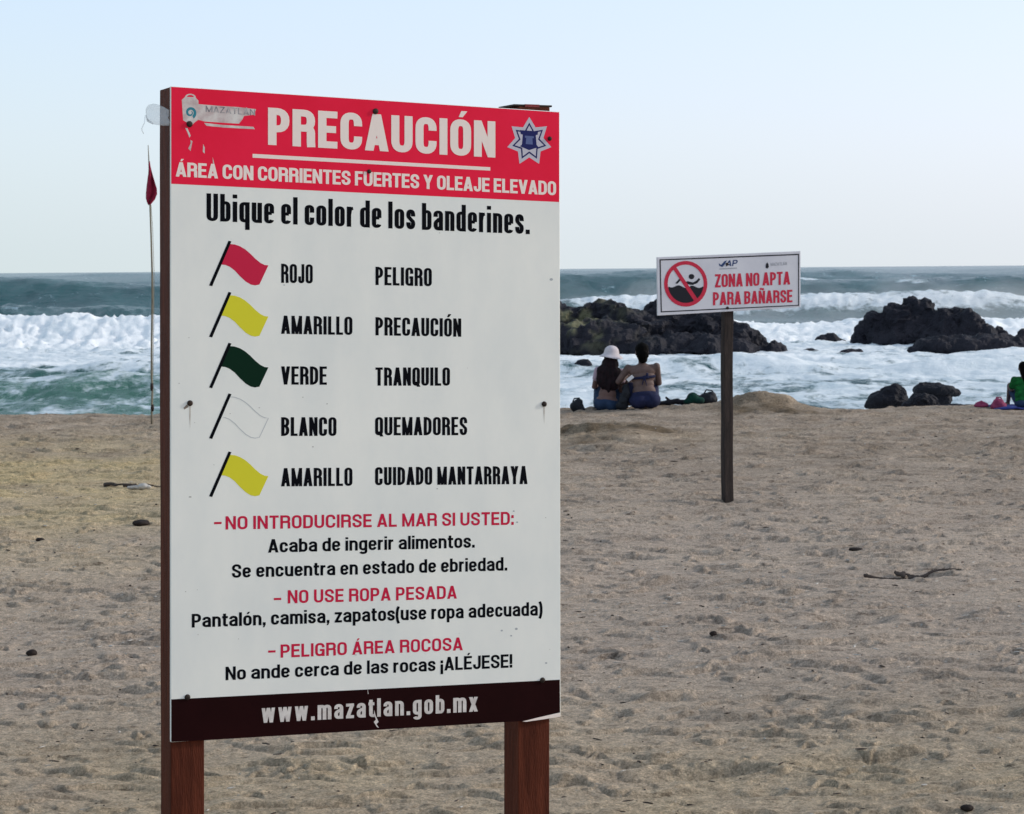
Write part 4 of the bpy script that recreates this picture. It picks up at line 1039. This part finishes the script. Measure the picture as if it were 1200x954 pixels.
def build_dark_haired(t):
    hd = (.01, .085, .725)
    arms = [('c', (-.185,.06,.53), (-.315,.10,.36), .050, .040), ('c', (-.315,.10,.36), (-.19,.26,.41), .038, .026),
            ('c', (.185,.06,.53), (.215,.13,.31), .050, .040), ('c', (.215,.13,.31), (.15,.33,.36), .038, .026)]
    parts = torso_sitting(.06, .195, .140, .20) + legs_sitting(.17, .13) + arms + head_parts(hd, turn=.15)
    parts += hand_parts((-.19,.26,.41), (.6,.35,.2), (0,.2,1), curl=.9) + hand_parts((.15,.33,.36), (-.2,.8,.2), (-1,0,0))
    body = link('body', blob_mesh('body', parts, VOX, 2), M['skinb'], t, True); face(hd, body, .15)
    hp = [('e', (.01,.06,.76), (.090,.105,.092)), ('e', (.01,.02,.70), (.083,.078,.09)), ('e', (.01,.02,.64), (.060,.055,.06))]
    me_ = blob_mesh('hair', hp, .008, 2); displace(me_, .009, 22, 9, False); link('hair', me_, M['hair2'], body, True)
    # bikini band with a tied bow and hanging ends
    vs, fs = [], []; seg = 40
    for k in range(seg):
        a = 2*math.pi*k/seg
        for z in (.385, .418):
            vs.append((.166*math.cos(a), .048 + .099*math.sin(a), z + .006*math.cos(a)))
    for k in range(seg): fs.append((2*k, 2*((k+1) % seg), 2*((k+1) % seg)+1, 2*k+1))
    o = link('bikini_band', pydata('bikini_band', vs, fs), M['navycloth'], t, True); o.modifiers.new('t', 'SOLIDIFY').thickness = .004
    link('bow', blob_mesh('bow', [('e', (.03,-.058,.405), (.045,.012,.022), 0, 0, .3), ('e', (-.02,-.058,.400), (.035,.012,.018), 0, 0, -.3), ('e', (.045,-.06,.435), (.018,.012,.028)), ('c', (0,-.062,.39), (-.03,-.078,.31), .009, .006), ('c', (.01,-.062,.39), (.03,-.078,.30), .009, .006)], .005, 1), M['navycloth'], o, True)
    sp_ = [('e', (0,0,.115), (.212,.132,.108)), ('e', (-.08,-.04,.10), (.125,.118,.10)), ('e', (.08,-.04,.10), (.125,.118,.10)), ('c', (-.10,.02,.105), (-.14,.22,.26), .098, .082), ('c', (.10,.02,.105), (.14,.22,.26), .098, .082), ('e', (0,-.01,.19), (.165,.105,.05))]
    link('skirt', blob_mesh('skirt', sp_, .010, 2), M['navycloth'], t, True)

def build_green(t):
    hd = (0, .08, .74)
    arms = [('c', (-.18,.06,.54), (-.215,.12,.34), .052, .040), ('c', (-.215,.12,.34), (-.12,.30,.33), .038, .026),
            ('c', (.18,.06,.54), (.215,.12,.34), .052, .040), ('c', (.215,.12,.34), (.12,.30,.33), .038, .026)]
    parts = torso_sitting(.06, .19, .14, .185) + legs_sitting(.15, .11) + arms + head_parts(hd)
    parts += hand_parts((-.12,.30,.33), (.2,.8,.1), (1,0,0)) + hand_parts((.12,.30,.33), (-.2,.8,.1), (-1,0,0))
    body = link('body', blob_mesh('body', parts, VOX, 2), M['skinb'], t, True); face(hd, body)
    tp = [('e', (0,.02,.24), (.185,.115,.13)), ('e', (0,.05,.36), (.178,.108,.12)), ('e', (0,.06,.47), (.185,.105,.09)), ('c', (-.18,.055,.53), (-.212,.10,.40), .064, .058), ('c', (.18,.055,.53), (.212,.10,.40), .064, .058), ('c', (-.16,.06,.525), (.16,.06,.525), .062, .062), ('e', (0,.0,.15), (.19,.125,.08))]
    me_ = blob_mesh('shirt', tp, .010, 2); displace(me_, .006, 9, 14, False); link('shirt', me_, M['greentop'], t, True)
    sp_ = [('e', (0,0,.10), (.195,.13,.095)), ('e', (-.07,-.04,.088), (.115,.112,.088)), ('e', (.07,-.04,.088), (.115,.112,.088)), ('c', (-.10,.02,.105), (-.14,.25,.29), .094, .080), ('c', (.10,.02,.105), (.14,.25,.29), .094, .080)]
    link('shorts', blob_mesh('shorts', sp_, .010, 2), M['blueshort'], t, True)
    hp = [('e', (0,.055,.775), (.092,.108,.095)), ('e', (0,.01,.68), (.085,.07,.11)), ('c', (0,-.01,.64), (.0,-.03,.50), .065, .035)]
    me_ = blob_mesh('hair', hp, .008, 2); displace(me_, .008, 20, 11, False); link('hair', me_, M['hair2'], body, True)

DP = 26.1
make_person(710, 480, DP+.06, 'woman sitting on the sand in a white bucket hat with long dark hair', build_hat_woman, -.08, .93)
bpy.data.objects['person'].rotation_euler.y = .10
pB = make_person(756, 480, DP-.12, 'bare-backed person in a tied navy bikini top, sitting beside the woman in the hat', build_dark_haired, .06, .945)
make_person(1201, 484, 26.2, 'person in a green top sitting on a blue towel at the right edge', build_green, .1, .66)

# phone held between the two
ph = pB.matrix_world if False else None
pB.rotation_euler.y = -.05
bpy.context.view_layer.update()
pm = pB.matrix_world @ Vector((-.085, .30, .455))
o = link('phone', bevel_box('phone', -.022, .022, -.004, .004, -.045, .045, .003), M['phone']); o.location = P(738.5, 443.5, DP-.16); o.rotation_euler = (.3, .85, .2)
tag(o, 'white phone held between the two seated people', 'phone')

def soft_item(name, px, py, d, parts, m, label, cat, vox=.008, amp=.01, sc=14, seed=1, group=None, z=None):
    b0 = P(px, py, d); b0.z = sand_z_c(b0.x, b0.y) if z is None else z
    me_ = blob_mesh(name, parts, vox, 1); displace(me_, amp, sc, seed, False)
    o_ = link(name, me_, m, None, True); o_.location = b0; tag(o_, label, cat, group); return o_
def strap(o_, pts, m): link('strap', tube_mesh('strap', pts, .009, 6), m, o_, True)
o = soft_item('beach_bag', 676, 480, 26.1, [('e', (0,0,.07), (.085,.06,.075)), ('e', (.02,0,.12), (.055,.045,.045)), ('e', (.05,0,.03), (.055,.05,.035))], M['blackbag'], 'small black bag on the sand left of the woman in the white hat', 'bag', seed=2)
strap(o, [(-.05,0,.12),(-.03,0,.165),(.03,0,.17),(.06,0,.12)], M['blackbag'])
o = soft_item('beach_bag', 731, 478, DP-.13, [('e', (0,0,.10), (.06,.05,.11)), ('e', (.03,0,.20), (.05,.045,.11)), ('e', (-.02,0,.05), (.08,.05,.05))], M['blackbag'], 'dark slouched bag on the sand between the two seated people', 'bag', seed=5)
strap(o, [(-.02,0,.24),(.0,0,.30),(.05,0,.31),(.07,0,.24)], M['blackbag'])
o = soft_item('beach_bag', 822, 480, 26.4, [('e', (-.07,0,.06), (.13,.09,.07)), ('e', (.08,0,.07), (.12,.09,.085)), ('e', (.12,0,.12), (.06,.06,.05))], M['blackbag'], 'dark lumpy bag lying beside the green towel right of the couple', 'bag', seed=7)
strap(o, [(.02,0,.12),(.06,-.02,.19),(.13,-.02,.18),(.18,0,.10)], M['blackbag'])
o = soft_item('green_towel', 812, 480, 26.2, [('e', (0,0,.075), (.075,.06,.08)), ('e', (.06,0,.05), (.09,.06,.05)), ('e', (-.05,0,.04), (.07,.06,.04))], M['greencloth'], 'crumpled green towel in front of the dark bag right of the couple', 'towel', seed=9)
o = soft_item('driftwood', 796, 479, 26.45, [('c', (-.30,0,.02), (-.02,.02,.05), .02, .04), ('c', (-.02,.02,.04), (.25,.0,.03), .035, .02), ('c', (-.1,.02,.04), (-.16,.03,.10), .02, .012)], M['rockn'], 'low dark driftwood strewn on the sand edge right of the couple', 'driftwood', .009, .01, 12, 3)
o = soft_item('beach_bag', 1170, 485, 26.1, [('e', (0,0,.07), (.075,.06,.075)), ('e', (-.03,0,.04), (.07,.06,.045)), ('e', (.05,0,.05), (.055,.05,.05))], M['pinkbag'], 'pink bag on the sand beside the person in green', 'bag', seed=12)
strap(o, [(-.04,0,.11),(-.02,0,.155),(.03,0,.155),(.05,0,.10)], M['pinkbag'])
o = soft_item('pink_sandal', 1150, 482, 26.2, [('e', (0,0,.035), (.10,.045,.025), .2), ('c', (-.06,0,.06), (.0,0,.085), .016, .014), ('c', (.0,0,.085), (.07,0,.05), .014, .016)], M['pinkbag'], 'pink sandals lying left of the pink bag', 'sandal', .007, .003, 12, 15)
# towel under the person in green
bt = P(1204, 485, 26.1); vs, fs = [], []
for i in range(25):
    for j in range(11):
        x = -.42 + .95*i/24; y = -.32 + .8*j/10
        vs.append((x, y, sand_z_c(bt.x+x, bt.y+y) + .022 + .012*math.sin(x*14+y*5) + .01*math.sin(y*19)))
for i in range(24):
    for j in range(10): fs.append((i*11+j, (i+1)*11+j, (i+1)*11+j+1, i*11+j+1))
o = link('beach_towel', pydata('beach_towel', vs, fs), M['bluetowel'], None, True); o.location = (bt.x, bt.y, 0); o.modifiers.new('t', 'SOLIDIFY').thickness = .02
tag(o, 'blue towel spread under the person in green at the right edge', 'towel')

# ------------------------------------------------------------------ bits on the sand
M['stone'] = mat('dark_stone', (.018,.012,.010), .85, (.035,.026,.022), 20, .5, 40)
M['seaweed'] = mat('dried_seaweed', (.05,.04,.033), .9, (.09,.07,.06), 20)
M['shell'] = mat('shell', (.38,.35,.31), .7, (.6,.57,.52), 4)
def stone(px, py, w_, h_, label, seed, m='stone'):
    p = PZ(px, py, 0); p.z = sand_z_c(p.x, p.y)
    me_ = blob_mesh('stone', [('e', (0,0,h_*.45), (w_, w_*.8, h_*.6)), ('e', (w_*.3,0,h_*.3), (w_*.6, w_*.6, h_*.5))], max(.003, w_/14), 1); displace(me_, w_*.12, 1.2/w_, seed, False)
    o_ = link('stone', me_, M[m], None, True); o_.location = p; tag(o_, label, 'stone', 'stones lying on the sand')
stone(165, 618, .062, .036, 'dark brown stone half buried in sand just left of the sign post', 2)
stone(37, 766, .026, .026, 'small dark stone on the sand at the lower left', 3)
stone(836, 755, .018, .020, 'tiny black stone on the sand right of the big board', 5)
stone(47, 638, .03, .022, 'small stone at the near edge of the yellowish sand patch', 6)
stone(874, 691, .018, .014, 'tiny stone on the sand just below the bathing sign post', 8)
stone(1133, 949, .022, .018, 'small dark stone on the sand at the bottom right', 11)
stone(1003, 648, .045, .022, 'flat dark stone on the sand right of the bathing sign post', 13)
def branch(px, py, pts, r_, label, seed, m='seaweed'):
    p = PZ(px, py, 0); rr_ = random.Random(seed); prs = []
    for (a, b_) in pts:
        a = Vector(a); b_ = Vector(b_); q0 = a
        for k in range(1, 5):
            q1 = a.lerp(b_, k/4) + Vector((rr_.uniform(-.02,.02), rr_.uniform(-.02,.02), rr_.uniform(-.006,.008))); prs.append(('c', q0, q1, r_*(1.2-k*.18), r_*(1.1-k*.18))); q0 = q1
    for t_ in prs:
        pass
    me_ = blob_mesh('branch', prs, r_*.45, 0)
    n = len(me_.vertices); co = np.empty(n*3, np.float32); me_.vertices.foreach_get('co', co); co = co.reshape(-1, 3)
    for i in range(n): co[i, 2] += sand_z_c(p.x+co[i, 0], p.y+co[i, 1])
    me_.vertices.foreach_set('co', co.ravel()); me_.update()
    o_ = link('driftwood', me_, M[m], None, True); o_.location = (p.x, p.y, 0); tag(o_, label, 'driftwood'); return o_
branch(1062, 681, [((-.22,.05,.012),(.02,.03,.015)),((-.02,.02,.012),(.12,-.14,.012)),((.03,.05,.012),(.30,.02,.012)),((-.04,.10,.012),(.06,.06,.012))], .011, 'dark twiggy strand of driftwood on the sand right of the bathing sign', 3)
branch(146, 573, [((-.18,.12,.012),(.05,-.02,.03)),((.0,.0,.02),(.3,-.05,.012))], .016, 'dark bent stick on the sand near the foot of the flag pole', 6)
p = PZ(168, 576, 0)
me_ = blob_mesh('litter', [('e', (0,0,.02), (.045,.03,.024)), ('e', (.04,0,.015), (.025,.02,.016)), ('c', (-.12,0,.012), (0,0,.015), .012, .018)], .005, 1); displace(me_, .006, 40, 3, False)
o = link('crumpled_cup', me_, M['shell'], None, True); o.location = (p.x, p.y, sand_z_c(p.x, p.y)); tag(o, 'crumpled pale plastic cup lying at the end of the bent stick', 'litter')
def scatter(name, n_, m, seed, rmin, rmax, band=None, label=None):
    rr_ = random.Random(seed); vs, fs = [], []
    bmx = bmesh.new(); bmesh.ops.create_icosphere(bmx, subdivisions=1, radius=1); tv = [v.co.copy() for v in bmx.verts]; tf = [[v.index for v in f.verts] for f in bmx.faces]; bmx.free()
    for _ in range(n_):
        y = 6.5 + 18*rr_.random()**1.4
        if band and rr_.random() < .6: y = rr_.gauss(*band)
        x = rr_.uniform(-.27, .27)*y; r_ = rr_.uniform(rmin, rmax)*(.6 + y/16)
        z = sand_z_c(x, y); b0 = len(vs); a = rr_.uniform(0, 6); sx_, sy_, sz_ = rr_.uniform(.7,1.8)*(1 if rr_.random() < .6 else 2.6), rr_.uniform(.4,1), rr_.uniform(.3,.7)
        for v in tv:
            q = Vector((v.x*sx_, v.y*sy_, v.z*sz_))*r_*rr_.uniform(.8,1.2); q.rotate(Matrix.Rotation(a, 3, 'Z')); vs.append((x+q.x, y+q.y, z+q.z+r_*.2))
        fs += [[b0+i for i in f] for f in tf]
    o_ = link(name, pydata(name, vs, fs), m); tag(o_, label, name.replace('_', ' '), None, 'stuff'); return o_
scatter('shell_grit', 1300, M['shell'], 4, .0018, .0055, (10.8, 1.2), 'pale broken shells and grit scattered over the sand')
scatter('dark_debris', 1100, M['seaweed'], 9, .002, .0065, None, 'small dark bits of wood and weed scattered over the sand')
